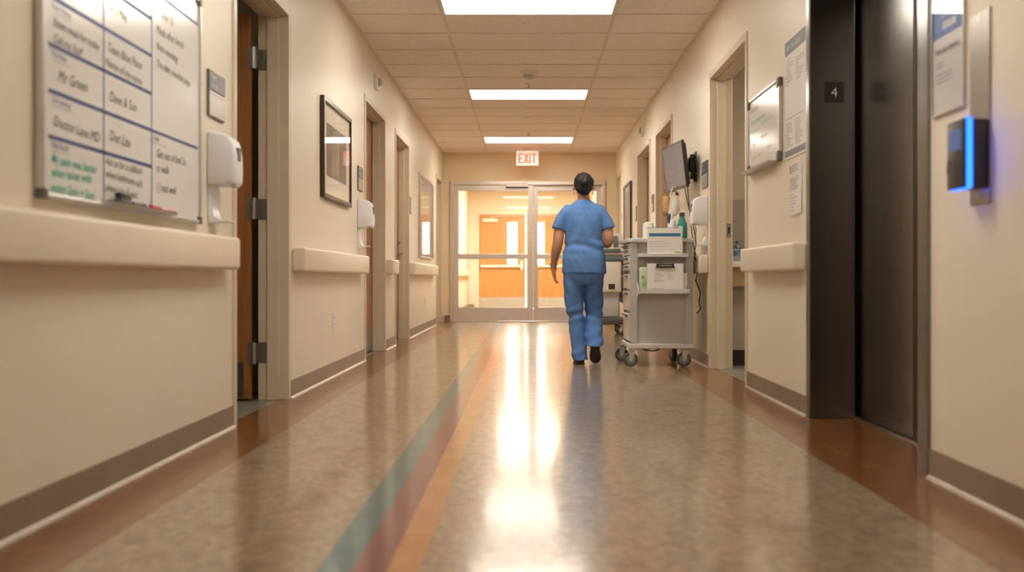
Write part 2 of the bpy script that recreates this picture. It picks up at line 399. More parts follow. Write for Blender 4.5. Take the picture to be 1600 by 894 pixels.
# ------------------------------------------------------------------ corridor doors (local frame: x out of the wall, y along it)
def make_door(n, side, a, b, top, leaf_mat, leaf=True, kick=None, lever=False, opened=False, strike=False, lead=None):
    x = XL if side < 0 else XR
    w = b - a; c = (a + b) / 2
    root = MB(); h = w / 2
    for s in (-1, 1):
        y0, y1 = sorted((s * h, s * (h + J)))
        root.box(-T, .010, y0, y1, 0, top + J, .003)                       # jamb with its face
        ys = sorted((s * h, s * (h - .016)))
        root.box(-.115, -.047, ys[0], ys[1], 0, top, .003)                 # stop
    root.box(-T, .010, -h, h, top, top + J, .003); root.box(-.115, -.047, -h + .016, h - .016, top - .016, top, .003)
    fr = root.build('door_%d' % n, M['frame'], None, loc=(x, c, 0), rotz=0 if side < 0 else PI)
    struct(fr)
    if leaf and not opened:
        m = MB(); m.box(-.165, -.118, -h + .004, h - .004, .008, top - .004, .003)
        lf = m.build('door_leaf', leaf_mat, fr)
        if kick:
            m = MB(); m.box(-.118, -.1165, -h + .02, h - .02, .02, .23); m.build('kick_plate', kick, lf)
        if lever:
            e = lever
            m = MB(); m.cyl((-.118, e * (h - .07), 1.0), (-.10, e * (h - .07), 1.0), .027); m.cyl((-.10, e * (h - .07), 1.0), (-.055, e * (h - .07), 1.0), .010)
            m.tube([(-.06, e * (h - .07), 1.0), (-.055, e * (h - .10), 1.0), (-.055, e * (h - .19), .998)], .009)
            m.build('lever_handle', M['chrome'], lf, True)
            m = MB(); m.cyl((-.118, e * (h - .07), 1.13), (-.10, e * (h - .07), 1.13), .026); m.box(-.10, -.085, e * (h - .07) - .005, e * (h - .07) + .005, 1.112, 1.148)
            m.build('deadbolt', M['chrome'], lf, True)
    if opened:                                                             # leaf swung into the room on its far hinges
        m = MB(); m.box(-1.23, -.20, h - .06, h - .015, .012, top - .006, .003)
        lf = m.build('door_leaf', leaf_mat, fr)
        m = MB(); m.box(-1.2, -.238, h - .0625, h - .060, .025, .225)
        m.build('kick_plate', M['kick'], lf)
        for z in (.277, 1.113, 1.985):
            m = MB()
            m.cyl((-.180, h - .066, z - .062), (-.180, h - .066, z + .062), .012, n=12)
            m.box(-.170, -.12, h - .0035, h - .0, z - .06, z + .06)
            m.box(-.212, -.185, h - .0645, h - .060, z - .06, z + .06)
            m.box(-.185, -.158, h - .062, h - .058, z - .058, z + .058)
            for k in (-1, 0, 1):
                m.cyl((-.14, h - .0035, z + k * .04), (-.14, h - .007, z + k * .04), .005, n=8)
            m.build('hinge', M['hinge'], lf, True)
    if strike:
        m = MB(); m.box(-.157, -.122, -h, -h + .002, 1.03, 1.14, .0008); m.mi = 1; m.box(-.148, -.134, -h + .0019, -h + .0028, 1.06, 1.11)
        m.build('strike_plate', [M['hinge'], M['dark_plastic']], fr)
    return fr
make_door(1, -1, *left_open[0], M['wood_dark'], opened=True)
make_door(2, -1, *left_open[1], M['wood_mid'], kick=M['kick_light'])
make_door(3, -1, *left_open[2], M['wood_mid'], kick=M['kick_light'], lever=1)
make_door(4, -1, *left_open[3], M['wood_mid'])
make_door(5, 1, *right_open[0], M['wood_mid'], leaf=False, strike=True)
make_door(6, 1, *right_open[1], M['wood_mid'])
make_door(7, 1, *right_open[2], M['wood_mid'])
make_door(8, 1, *right_open[3], M['wood_mid'])

# ------------------------------------------------------------------ end partition: aluminium sliding doors
dr = MB()
yf0, yf1 = YE - .03, YE + .12
dr.box(fx0, fx0 + .05, yf0, yf1, 0, fz, .004); dr.box(fx1 - .05, fx1, yf0, yf1, 0, fz, .004)
dr.box(fx0 + .05, fx1 - .05, yf0, yf1, fz - .062, fz, .004)
d9 = struct(dr.build('door_9', M['alu']))
def sliding_leaf(x0, x1, y0, y1, sl, srr):
    m = MB(); zt = 2.235
    m.box(x0, x0 + sl, y0, y1, .015, zt, .004); m.box(x1 - srr, x1, y0, y1, .015, zt, .004)
    m.box(x0 + sl, x1 - srr, y0, y1, 2.143, zt, .003); m.box(x0 + sl, x1 - srr, y0, y1, 1.025, 1.11, .003); m.box(x0 + sl, x1 - srr, y0, y1, .015, .235, .003)
    lf = m.build('sliding_leaf', M['alu'], d9)
    g = MB(); ym = (y0 + y1) / 2
    for z0, z1 in ((.235, 1.025), (1.11, 2.143)): g.box(x0 + sl, x1 - srr, ym - .003, ym + .003, z0, z1)
    g.build('glass_pane', M['glass'], lf)
sliding_leaf(-1.232, .073, YE + .0, YE + .045, .085, .085)
sliding_leaf(.078, 1.198, YE + .055, YE + .10, .075, .09)
m = MB(); m.box(-.37, -.01, YE - .055, YE - .031, 2.205, 2.275, .004); m.mi = 1; m.box(-.37, -.01, YE - .057, YE - .03, 2.188, 2.204)
m.build('motion_sensor', [M['white_metal'], M['dark_plastic']], d9)
m = MB(); m.box(fx0 + .05, fx1 - .05, YE - .04, YE + .13, 0, .010, .003); m.build('threshold', M['steel_light'], d9)

# vestibule double doors
d = MB()
d.box(wx0, wx0 + .04, YV - .02, YV + .14, 0, wz, .003); d.box(wx1 - .04, wx1, YV - .02, YV + .14, 0, wz, .003); d.box(wx0 + .04, wx1 - .04, YV - .02, YV + .14, wz - .04, wz, .003)
d10 = struct(d.build('door_10', M['wall']))
def wood_leaf(x0, x1, vx0, vx1, hinge):
    m = MB(); y0, y1 = YV + .02, YV + .065; zt = wz - .044; v0, v1 = 1.045, 2.03
    m.box(x0, vx0, y0, y1, .01, zt); m.box(vx1, x1, y0, y1, .01, zt); m.box(vx0, vx1, y0, y1, .01, v0); m.box(vx0, vx1, y0, y1, v1, zt)
    lf = m.build('door_leaf', M['wood_gold'], d10)
    g = MB(); g.box(vx0, vx1, y0 + .018, y0 + .026, v0, v1); g.build('vision_pane', M['glass'], lf)
    g = MB(); g.box(x0 + .02, x1 - .02, y0 - .003, y0, .03, .26); g.build('kick_plate', M['kick_pale'], lf)
    g = MB(); g.box(x0 + .05, x1 - .05, y0 - .07, y0 - .035, .97, 1.03, .006)
    e = x1 - .09 if hinge < 0 else x0 + .09
    for xx in (x0 + .08, x1 - .08): g.box(xx - .03, xx + .03, y0 - .04, y0, .975, 1.025)
    g.box(e - .03, e + .03, y0 - .075, y0, .90, 1.12, .006)
    g.build('push_bar', M['white_metal'], lf)
    g = MB(); cx = x0 + .1 if hinge < 0 else x1 - .1; dd = 1 if hinge < 0 else -1
    g.box(min(cx, cx + dd * .36), max(cx, cx + dd * .36), y0 - .06, y0, 2.04, 2.125, .006)
    g.cyl((cx + dd * .2, y0 - .03, 2.125), (cx + dd * .2, y0 - .03, 2.165), .018); g.tube([(cx + dd * .2, y0 - .03, 2.155), (cx + dd * .42, y0 - .10, 2.17), (cx + dd * .6, y0 - .03, 2.19)], .010)
    g.build('door_closer', M['white_metal'], lf)
wood_leaf(-1.186, -.075, -.50, -.27, -1)
wood_leaf(-.055, 1.126, .14, .37, 1)

# ------------------------------------------------------------------ ceiling fittings
def ceiling_light(y, label, mat, group='recessed ceiling light panels'):
    t = thing('ceiling_light', label, 'ceiling light', (0, y, H), 0, group)
    m = MB(); a, b = .660, .302
    m.box(-a, a, -b, -b + .018, -.012, -.001); m.box(-a, a, b - .018, b, -.012, -.001); m.box(-a, -a + .018, -b + .018, b - .018, -.012, -.001); m.box(a - .018, a, -b + .018, b - .018, -.012, -.001)
    m.build('light_frame', M['white_metal'], t)
    m = MB(); m.box(-a + .018, a - .018, -b + .018, b - .018, -.009, -.002); m.build('diffuser', mat, t)
c0 = 7.97 - P / 2
ceiling_light(c0, 'nearest lit white ceiling panel, cut off by the top of the photo', M['panel'])
ceiling_light(c0 + 6 * P, 'lit white ceiling panel in the middle, just past the smoke detector', M['panel'])
ceiling_light(c0 + 12 * P, 'farthest lit white ceiling panel, just before the exit sign', M['panel'])
ceiling_light(c0 - 6 * P, 'lit white ceiling panel overhead near the large whiteboard', M['panel'])
ceiling_light(c0 - 12 * P, 'lit white ceiling panel directly over the photographer', M['panel_dim'])
ceiling_light(c0 - 16.5 * P, 'lit white ceiling panel behind the photographer', M['panel_dim'])
ceiling_light(18.7, 'added unseen fill panel brightening the vestibule just past the glass doors', M['panel_fill'], 'added vestibule fill panels')  # both vestibule panels are unseen, added to brighten the space
ceiling_light(22.0, 'added unseen fill panel brightening the vestibule before the wooden doors', M['panel_fill'], 'added vestibule fill panels')

def disc_plate(y, label):
    m = MB(); m.lathe([(.045, 0), (.047, -.004), (.042, -.011), (.02, -.013)], (0, 0, 0), 24)
    return tag(m.build('ceiling_cover_plate', M['white_metal'], smooth=True, loc=(0, y, H)), label, 'sprinkler cover', 'ceiling cover plates')
disc_plate(8.28, 'round white cover plate on ceiling just past the nearest light panel')
disc_plate(13.1, 'round white cover plate on ceiling between middle and farthest light panels')
t = thing('smoke_detector', 'round white smoke detector on ceiling before the middle light panel', 'smoke detector', (0, 10.2, H))
m = MB(); m.lathe([(.085, 0), (.085, -.02), (.075, -.032), (.05, -.036)], n=28); m.build('detector_base', M['white_metal'], t, True)
m = MB(); m.lathe([(.052, -.034), (.054, -.05), (.045, -.066), (.02, -.07)], n=24); m.build('detector_chamber', M['grey_plastic'], t, True)
def sprinkler(y, label):
    t = thing('fire_sprinkler', label, 'sprinkler', (0, y, H), 0, 'ceiling fire sprinklers')
    m = MB(); m.lathe([(.04, 0), (.038, -.008), (.014, -.012)], n=20); m.build('escutcheon', M['white_metal'], t, True)
    m = MB(); m.cyl((0, 0, -.01), (0, 0, -.045), .009, n=10); m.cyl((0, 0, -.058), (0, 0, -.061), .022, n=14)
    for s in (-1, 1): m.tube([(s * .006, 0, -.03), (s * .015, 0, -.043), (s * .004, 0, -.058)], .003, 6)
    m.build('sprinkler_head', M['chrome'], t, True)
sprinkler(10.84, 'small pendant fire sprinkler between smoke detector and middle light panel')
sprinkler(14.4, 'small pendant fire sprinkler just before the farthest light panel')
# exit sign
t = thing('exit_sign', 'white illuminated exit sign with red letters hung above the glass doors', 'exit sign', (-.02, 16.2, H))
m = MB(); m.box(-.175, .175, -.022, .022, -.275, -.045, .006); m.build('sign_housing', pm('exit_face', (.80, .74, .68), .35, emit=(1, .72, .60), estr=.55), t)
m = MB(); m.box(-.08, .08, -.02, .02, -.045, 0, .003); m.build('canopy_mount', M['white_metal'], t)
lt = MB()
def stroke(mb, x0, z0, x1, z1, w, y):
    d = Vector((x1 - x0, z1 - z0)); n_ = Vector((-d.y, d.x)).normalized() * w / 2
    mb.quad([(x0 + n_.x, y, z0 + n_.y), (x0 - n_.x, y, z0 - n_.y), (x1 - n_.x, y, z1 - n_.y), (x1 + n_.x, y, z1 + n_.y)])
for yy, sg in ((-.0235, 1), (.0235, -1)):
    zb, zt = -.245, -.085; w = .024
    for seg in ((-.13, zb, -.13, zt), (-.13, zt - .012, -.065, zt - .012), (-.13, (zb + zt) / 2, -.075, (zb + zt) / 2), (-.13, zb + .012, -.065, zb + .012),
                (-.05, zb, .015, zt), (-.05, zt, .015, zb), (.042, zb, .042, zt), (.105, zb, .105, zt), (.068, zt - .012, .142, zt - .012)):
        stroke(lt, seg[0] * sg, seg[1], seg[2] * sg, seg[3], w, yy)
lt.build('exit_lettering', emit_mat('exit_red', (1, .07, .04), 4.0), t)

# ------------------------------------------------------------------ handrails
def rail(side, y0, y1, label):
    w = (y1 - y0) / 2
    t = thing('wall_handrail', label, 'handrail', (XL if side < 0 else XR, (y0 + y1) / 2, 0), 0 if side < 0 else PI, 'cream wall bumper handrails')
    m = MB(); m.box(0, .078, -w, w, .750, .897, .016, 4); m.build('rail_cover', M['rail'], t, True)
    return t
rail(-1, .2, 4.74, 'long cream bumper rail under the large whiteboard')
rail(-1, 6.1, 8.58, 'cream bumper rail under the dark-framed picture')
rail(-1, 10.07, 10.55, 'short cream bumper rail between the two closed brown doors on the left')
rail(-1, 12.08, 15.1, 'farthest cream bumper rail on left wall under the pale poster')
rail(1, 5.27, 6.55, 'cream bumper rail beside the elevator under the small whiteboard')
rail(1, 8.14, 10.15, 'cream bumper rail behind the supply cart')
rail(-1, 17.2, 23.6, 'cream bumper rail on vestibule wall seen through the glass doors')

# ------------------------------------------------------------------ large whiteboard
t = thing('patient_whiteboard', 'large whiteboard with blue grid and handwritten notes above the left rail', 'whiteboard', (XL, 3.628, .94))
hw, hh = .71, .95
m = MB(); m.box(.002, .016, -hw + .015, hw - .015, .015, hh - .015); m.build('writing_surface', M['board'], t)
m = MB(); f = .016
m.box(.0, .026, -hw, -hw + f, 0, hh, .003); m.box(0, .026, hw - f, hw, 0, hh, .003); m.box(0, .026, -hw + f, hw - f, 0, f, .003); m.box(0, .026, -hw + f, hw - f, hh - f, hh, .003)
m.build('board_frame', M['silver'], t)
for s in (-1, 1):
    for z in (0, hh - .03):
        m = MB(); m.box(-.0, .029, min(s * hw, s * (hw - .03)) - .001, max(s * hw, s * (hw - .03)) + .001, z, z + .03, .004)
        m.build('corner_cap', M['grey_dark'], t)
def by(d_): return d_ - 3.628
def bz(z): return z - .94
g = []
for z in (1.123, 1.257, 1.392, 1.532, 1.669, 1.80): g.append((by(2.97), by(3.785), bz(z) - .0065, bz(z) + .0065))
for z in (1.257, 1.778): g.append((by(3.785), by(4.31), bz(z) - .0055, bz(z) + .0055))
for y in (3.357, 3.785): g.append((by(y) - .005, by(y) + .005, bz(.965), bz(1.87)))
bars(g, 'grid_lines', M['ink_blue'], t, .0168)
hd = [('Your Nurse', 2.99, 1.502, .026), ('The Aide', 2.99, 1.362, .026), ('Our service', 2.99, 1.228, .026), ('Pain Relief', 2.99, 1.094, .026), ('Goals', 3.80, 1.226, .026), ('Day', 2.99, 1.64, .026)]
text_mesh([(s, by(y), bz(z), q, -.02) for s, y, z, q in hd], 'heading', M['ink_blue'], t, .0172, each=True)
for s, y, z, q in hd: bars([(by(y), by(y) + .13, bz(z) - .012, bz(z) - .010)], 'heading_rule', M['ink_lines'], t, .0171)
hwk = [('Eaten meal for today', 3.0, 1.452, .038), ('Call my Staff', 3.0, 1.405, .038), ('Mr Green', 3.03, 1.295, .05), ('Doctor Lane MD', 3.0, 1.158, .046),
       ('Dr J. May', 3.39, 1.60, .042), ('Team Blue Floor', 3.385, 1.462, .045), ('Name of my nurse', 3.37, 1.412, .042), ('Dave & Sue', 3.40, 1.30, .05), ('Diet Lite', 3.40, 1.17, .05),
       ('Ask us for a callback', 3.37, 1.085, .038), ('when bathroom calls', 3.37, 1.045, .038), ('please ring & wait', 3.37, 1.000, .038),
       ('Day 12', 3.88, 1.70, .045), ('Meds after lunch', 3.83, 1.63, .045), ('then evening', 3.83, 1.57, .045), ('The daily checklist page', 3.83, 1.505, .04),
       ('Get out of bed 2x', 3.83, 1.165, .045), ('to walk', 3.83, 1.11, .045), ('( ) rest well', 3.83, 1.04, .045)]
text_mesh([(s, by(y), bz(z), q, random.uniform(-.03, .03)) for s, y, z, q in hwk], 'handwritten_note', M['ink_black'], t, .0172, .25, each=True)
text_mesh([(s, by(2.985), bz(z), .041, random.uniform(-.02, .02)) for s, z in (('My pain was better', 1.048), ('when taken with', 1.008), ('water 2pm + 5pm', .966))], 'handwritten_note', M['ink_teal'], t, .0172, .25, bold=.012, each=True)
m = MB(); m.prism([(.0, .012), (.055, .012), (.058, .022), (.052, .019), (.026, .018), (.026, .03), (0, .03)], 'y', by(3.34), by(3.95)); m.build('pen_ledge', M['silver'], t)
m = MB(); m.box(-.012, .012, -.055, .055, 0, .012, .003); m.mi = 1; m.box(-.0115, .0115, -.053, .053, .012, .034, .006, 3)
tag(m.build('whiteboard_eraser', [M['grey_dark'], M['dark_plastic']], smooth=True, loc=(XL + .0415, 3.46, .9635), rotz=.02), 'black felt eraser on the large whiteboard ledge', 'eraser')
def marker(loc, rz, cap, label, group, ln=.12, r=.008, body=None):
    t = thing('marker_pen', label, 'marker', loc, rz, group)
    m = MB(); m.cyl((0, -ln / 2, r), (0, ln / 2 - .04, r), r, n=12); m.build('barrel', body or M['white_plastic'], t, True)
    m = MB(); m.cyl((0, ln / 2 - .04, r), (0, ln / 2, r), r * 1.12, r * .85, n=12); m.build('cap', cap, t, True)
    return t
G1 = 'markers on the large whiteboard ledge'
marker((XL + .040, 3.60, .9605), 0, M['ink_black'], 'black marker on the ledge right beside the black eraser', G1, body=M['ink_grey'])
marker((XL + .040, 3.755, .9605), .1, M['red'], 'red marker on the ledge between the black and pink markers', G1, body=M['red'])
marker((XL + .040, 3.885, .9605), -.1, M['pink'], 'pale pink marker at the right end of the ledge', G1, body=M['pink'])

# ------------------------------------------------------------------ room signs, dispensers, outlets, alarms
def room_sign(side, y, z0, w, h, head, lines, label, split=.5, txt=None):
    t = thing('room_sign', label, 'sign', (XL if side < 0 else XR, y, z0), 0 if side < 0 else PI, 'door-side room signs')
    m = MB(); m.box(0, .010, -w / 2, w / 2, 0, h, .003); m.build('back_plate', M['grey_dark'], t)
    m = MB(); m.box(.010, .0135, -w / 2 + .003, w / 2 - .003, h * split + .002, h - .003, .001); m.build('header_panel', head, t)
    m = MB(); m.box(.010, .0135, -w / 2 + .003, w / 2 - .003, .003, h * split - .002, .001); m.mi = 1
    m.box(.0135, .0155, -w / 2 + .012, w / 2 - .012, h * split - .014, h * split - .009); m.build('insert_panel', [M['sign_silver'], M['white_metal']], t)
    if lines: text_mesh([(s, -w / 2 + .022, h * (1 - .17 - .19 * k), h * .155) for k, s in enumerate(lines)], 'lettering', txt or M['lettering'], t, .0142)
    return t
room_sign(-1, 4.60, 1.425, .235, .205, M['sign_grey'], ['Clean', 'Storage'], 'slate and silver room sign above the nearest hand sanitizer dispenser', .56)
room_sign(-1, 8.53, 1.44, .22, .20, M['sign_grey'], ['Exam', 'Room'], 'slate and silver room sign right of the dark-framed picture')
room_sign(-1, 12.2, 1.475, .16, .205, M['sign_silver'], [], 'small pale room sign beside the pale poster on left wall')
room_sign(1, 8.27, 1.44, .24, .215, M['sign_blue'], ['Exam', 'Room'], 'navy and silver room sign above the right wall dispenser', .52)
room_sign(1, 11.76, 1.47, .16, .20, M['sign_grey'], [], 'small grey room sign between the two doors past the monitor')
room_sign(1, 13.6, 1.47, .18, .20, M['sign_silver'], [], 'small pale room sign beside the tall black-framed picture')

t0 = thing('sanitizer_dispenser', 'white hand sanitizer dispenser beside the large whiteboard', 'dispenser', (XL, 4.545, .953), 0, 'white hand sanitizer dispensers')
m = MB(); m.prism([(.0, .0), (.012, .0), (.012, .165), (.0, .165)], 'y', -.05, .05, .004)
m.prism([(.012, .0), (.020, .004), (.035, .006), (.095, .008), (.095, .013), (.045, .014), (.028, .03), (.018, .08), (.013, .165), (.012, .165)], 'y', -.048, .048)
m.build('drip_tray', M['white_plastic'], t0, True)
m = MB(); m.prism([(0, .165), (.075, .165), (.088, .175), (.122, .17), (.127, .22), (.124, .30), (.112, .365), (.085, .388), (.03, .402), (0, .402)], 'y', -.068, .068, .012, 3)
m.build('dispenser_body', M['white_plastic'], t0, True)
m = MB(); m.box(.118, .1285, -.022, .022, .275, .335, .003); m.build('sight_window', M['grey_dark'], t0)
m = MB(); m.box(.095, .122, -.03, .03, .160, .17, .003); m.build('sensor_nozzle', M['grey_plastic'], t0)
dup(t0, (XL, 8.49, .963), 0, 'white hand sanitizer dispenser under the room sign right of the dark-framed picture')
dup(t0, (XR, 8.22, .97), PI, 'white hand sanitizer dispenser on right wall behind the cart, under the navy sign')

def outlet(y, z, label):
    t = thing('wall_outlet', label, 'outlet', (XL, y, z), 0, 'low wall outlets')
    m = MB(); m.box(0, .006, -.038, .038, -.06, .06, .003); m.build('cover_plate', M['white_plastic'], t)
    for s in (-1, 1):
        m = MB(); m.box(.006, .0085, -.017, .017, s * .024 - .014, s * .024 + .014, .002); m.mi = 1
        m.box(.0085, .009, -.008, -.005, s * .024 - .004, s * .024 + .007); m.box(.0085, .009, .005, .008, s * .024 - .004, s * .024 + .007)
        m.build('socket', [M['white_plastic'], M['dark_plastic']], t)
outlet(7.40, .40, 'white duplex outlet low on wall under the dark-framed picture')
outlet(13.9, .40, 'white duplex outlet low on wall under the pale poster')

def strobe(side, y, z, label):
    t = thing('alarm_strobe', label, 'fire alarm', (XL if side < 0 else XR, y, z), 0 if side < 0 else PI, 'white fire alarm strobes')
    m = MB(); m.box(0, .03, -.06, .06, -.068, .068, .006); m.build('alarm_housing', M['white_metal'], t)
    m = MB(); m.prism([(.03, -.045), (.052, -.035), (.060, 0), (.052, .035), (.03, .045)], 'y', -.035, .035, .004); m.build('strobe_lens', pm('strobe_lens_grey', (.48, .47, .46), .15, metal=.3), t)
strobe(-1, 9.42, 2.51, 'white fire alarm strobe high on left wall above brown door')
strobe(1, 12.75, 2.55, 'white fire alarm strobe high on right wall above the doors')

# ------------------------------------------------------------------ pictures
def photo_mat():
    m, nt, b = _nt('misty_photograph'); N, L = nt.nodes, nt.links
    tc = N.new('ShaderNodeTexCoord'); mp = N.new('ShaderNodeMapping'); mp.inputs['Scale'].default_value = (1, 14, 1.2)
    L.new(tc.outputs['Object'], mp.inputs['Vector'])
    nz = N.new('ShaderNodeTexNoise'); nz.inputs['Scale'].default_value = 1.6; nz.inputs['Detail'].default_value = 6; L.new(mp.outputs['Vector'], nz.inputs['Vector'])
    sep = N.new('ShaderNodeSeparateXYZ'); L.new(tc.outputs['Object'], sep.inputs[0])
    # pale column of mist in the middle, dark band near the bottom
    ab = N.new('ShaderNodeMath'); ab.operation = 'ABSOLUTE'; L.new(sep.outputs['Y'], ab.inputs[0])
    mr = N.new('ShaderNodeMapRange'); mr.inputs['From Min'].default_value = 0; mr.inputs['From Max'].default_value = .22; mr.inputs['To Min'].default_value = .22; mr.inputs['To Max'].default_value = 0
    L.new(ab.outputs[0], mr.inputs['Value'])
    ad = N.new('ShaderNodeMath'); ad.operation = 'ADD'; L.new(nz.outputs['Fac'], ad.inputs[0]); L.new(mr.outputs[0], ad.inputs[1])
    m2 = N.new('ShaderNodeMapRange'); m2.inputs['From Min'].default_value = .12; m2.inputs['From Max'].default_value = .22; m2.inputs['To Min'].default_value = -.3; m2.inputs['To Max'].default_value = 0
    L.new(sep.outputs['Z'], m2.inputs['Value'])
    a2 = N.new('ShaderNodeMath'); a2.operation = 'ADD'; L.new(ad.outputs[0], a2.inputs[0]); L.new(m2.outputs[0], a2.inputs[1])
    cr = N.new('ShaderNodeValToRGB'); e = cr.color_ramp.elements
    e[0].position = .2; e[0].color = (.035, .032, .034, 1); e[1].position = .85; e[1].color = (.46, .40, .36, 1)
    x = e.new(.5); x.color = (.17, .135, .115, 1)
    L.new(a2.outputs[0], cr.inputs['Fac']); L.new(cr.outputs['Color'], b.inputs['Base Color']); b.inputs['Roughness'].default_value = .6
    return m
def framed(name, side, y, z0, w, h, fw, label, frame_mat, art_mat, mat_w, depth=.03, cat='picture', matm=None):
    t = thing(name, label, cat, (XL if side < 0 else XR, y, z0), 0 if side < 0 else PI)
    a = w / 2; m = MB()
    m.box(0, depth, -a, -a + fw, 0, h, .004); m.box(0, depth, a - fw, a, 0, h, .004); m.box(0, depth, -a + fw, a - fw, 0, fw, .004); m.box(0, depth, -a + fw, a - fw, h - fw, h, .004)
    m.build('picture_frame', frame_mat, t)
    m = MB(); m.box(.002, depth * .4, -a + fw, a - fw, fw, h - fw); m.build('mat_board', matm or M['mat_board'], t)
    m = MB(); m.box(depth * .4, depth * .4 + .002, -a + fw + mat_w, a - fw - mat_w, fw + mat_w, h - fw - mat_w); m.build('print', art_mat, t)
    m = MB(); m.box(depth * .7, depth * .7 + .003, -a + fw, a - fw, fw, h - fw); m.build('picture_glass', M['pic_glass'], t)
    return t
framed('framed_picture', -1, 7.46, 1.262, 1.08, .69, .032, 'mahogany-framed misty photograph with cream mat above the second left rail', M['wood_frame'], photo_mat(), .13)
pale = ramp_mat('pale_poster_print', [(.3, (.62, .36, .27)), (.5, (.70, .58, .48)), (.65, (.45, .42, .40)), (.8, (.80, .72, .62))], .4, 1.6, (1, 1, 1.6), detail=3)
framed('framed_poster', -1, 14.0, .98, 1.75, 1.09, .022, 'large pale pinkish poster in thin silver frame far down left wall', M['silver'], pale, .02, .03, 'poster', M['board'])
pale2 = ramp_mat('reddish_print', [(.35, (.30, .15, .12)), (.6, (.58, .47, .38)), (.75, (.70, .62, .52))], .4, 1.8, (1, 1, 1.5), detail=3)
framed('framed_picture', 1, 14.65, 1.12, .98, .94, .03, 'tall black-framed picture on right wall beyond the cart', M['dark_plastic'], pale2, .08)
m = MB(); m.box(0, .02, -.55, .55, 0, .7, .004); m.mi = 1; m.box(.02, .022, -.5, .5, .05, .65)
tag(m.build('notice_frame', [M['wood_mid'], M['mat_board']], loc=(XL, 20.1, 1.35)), 'wood-edged notice frame on vestibule wall behind the glass doors', 'picture')
def lswitch(side, y, z, label):
    t = thing('light_switch', label, 'switch', (XL if side < 0 else XR, y, z), 0 if side < 0 else PI)
    m = MB(); m.box(0, .006, -.038, .038, -.06, .06, .003); m.build('cover_plate', M['grey_plastic'], t)
    m = MB(); m.prism([(.006, -.014), (.013, .010), (.006, .014)], 'y', -.008, .008); m.build('toggle', M['grey_dark'], t)
lswitch(1, 15.7, 1.66, 'small grey switch plate on right wall near the glass doors')
lswitch(-1, 20.9, 1.15, 'small grey switch plate on the vestibule wall behind the glass doors')

# ------------------------------------------------------------------ right wall: small whiteboard, posters
t = thing('small_whiteboard', 'small framed whiteboard with teal notes between doorway and long poster', 'whiteboard', (XR, 6.18, 1.375), PI)
a, h = .42, .47; f = .018
m = MB(); m.box(.002, .014, -a + f, a - f, f, h - f); m.build('writing_surface', M['board'], t)
m = MB(); m.box(0, .024, -a, -a + f, 0, h, .004); m.box(0, .024, a - f, a, 0, h, .004); m.box(0, .024, -a + f, a - f, 0, f, .004); m.box(0, .024, -a + f, a - f, h - f, h, .004); m.build('board_frame', M['silver'], t)
for s in (-1, 1):
    for z in (0, h - .055):
        m = MB(); m.box(-.0, .028, min(s * a, s * (a - .05)) - .002, max(s * a, s * (a - .05)) + .002, z - .002, z + .057, .008, 3); m.build('corner_cap', M['grey_dark'], t, True)
m = MB(); m.prism([(.02, .0), (.065, .0), (.07, .012), (.062, .007), (.024, .007)], 'y', -a + .05, a - .06); m.build('pen_ledge', M['silver'], t)
text_mesh([('4A Notes', -.33, .375, .05, .03)], 'handwritten_note', M['ink_grey'], t, .0148, .25, each=True)
text_mesh([('please call with results', -.34, .30, .043, .02), ('before noon', -.34, .245, .043, .0), ('and check chart', -.05, .262, .04, .03), ('Thanks !', .10, .10, .036, .06)], 'handwritten_note', M['ink_teal'], t, .0148, .25, each=True)
text_mesh([('Lunch', -.30, .165, .036, 0), ('Sue : 2 pm   Dave  4', -.33, .075, .036, .05), ('charge nurse', -.08, .185, .034, .0)], 'handwritten_note', M['ink_grey'], t, .0148, .25, each=True)
G2 = 'markers on the small whiteboard ledge'
for y, rz, c, lb in ((6.50, .5, 'red', 'red marker at far end of the small whiteboard ledge'), (6.44, -.2, 'green', 'dark green marker next to the red one on small whiteboard ledge'), (6.33, .25, 'ink_teal', 'teal marker in the middle of the small whiteboard ledge'), (6.22, .1, 'green', 'green marker at near end of the small whiteboard ledge')):
    marker((XR - .045, y, 1.3825), rz * .3, M[c], lb, G2, .11, .008, M[c])

def paper_lines(y0, y1, z0, z1, n, seed, frac=(.3, 1.), th=.004):
    r = random.Random(seed); out = []
    for k in range(n):
        z = z1 - (z1 - z0) * (k + .5) / n
        out.append((y0, y0 + (y1 - y0) * r.uniform(*frac), z - th / 2, z + th / 2))
    return out
t = thing('wall_poster', 'long printed poster with slate header beside the elevator', 'poster', (XR, 5.478, 1.365), PI)
w, h = .222, .655
m = MB(); m.box(.001, .005, -w, w, 0, h); m.build('sheet', M['paper'], t)
bars([(-w + .01, w - .01, h - .085, h - .008)], 'header_banner', M['banner_slate'], t, .0056); bars([(-w + .01, w - .01, .010, .045)], 'footer_banner', M['banner_slate'], t, .0056)
text_mesh([('4A  Unit Guide', -w + .05, h - .062, .045)], 'title_lettering', M['lettering'], t, .0062)
pl = paper_lines(-w + .03, -.02, .40, h - .11, 9, 1) + paper_lines(.02, w - .03, .40, h - .13, 8, 2) + paper_lines(-w + .03, -.03, .06, .20, 11, 3, (.5, 1)) + paper_lines(.0, w - .05, .06, .20, 11, 4, (.5, 1)) + [(-w + .02, w - .05, .215, .219)]
bars(pl, 'printed_lines', M['ink_lines'], t, .0058)
t = thing('wall_notice', 'narrow white paper notice taped under the long poster', 'notice', (XR, 5.46, 1.05), PI)
t.rotation_euler.x = .03
w, h = .115, .285
m = MB(); n = 8
rows = [[(.002 + .006 * (1 - k / n) ** 2, y, h * k / n) for y in (-w, w)] for k in range(n + 1)]
for r0, r1 in zip(rows, rows[1:]): m.quad([r0[0], r0[1], r1[1], r1[0]])
m.build('sheet', M['paper'], t)
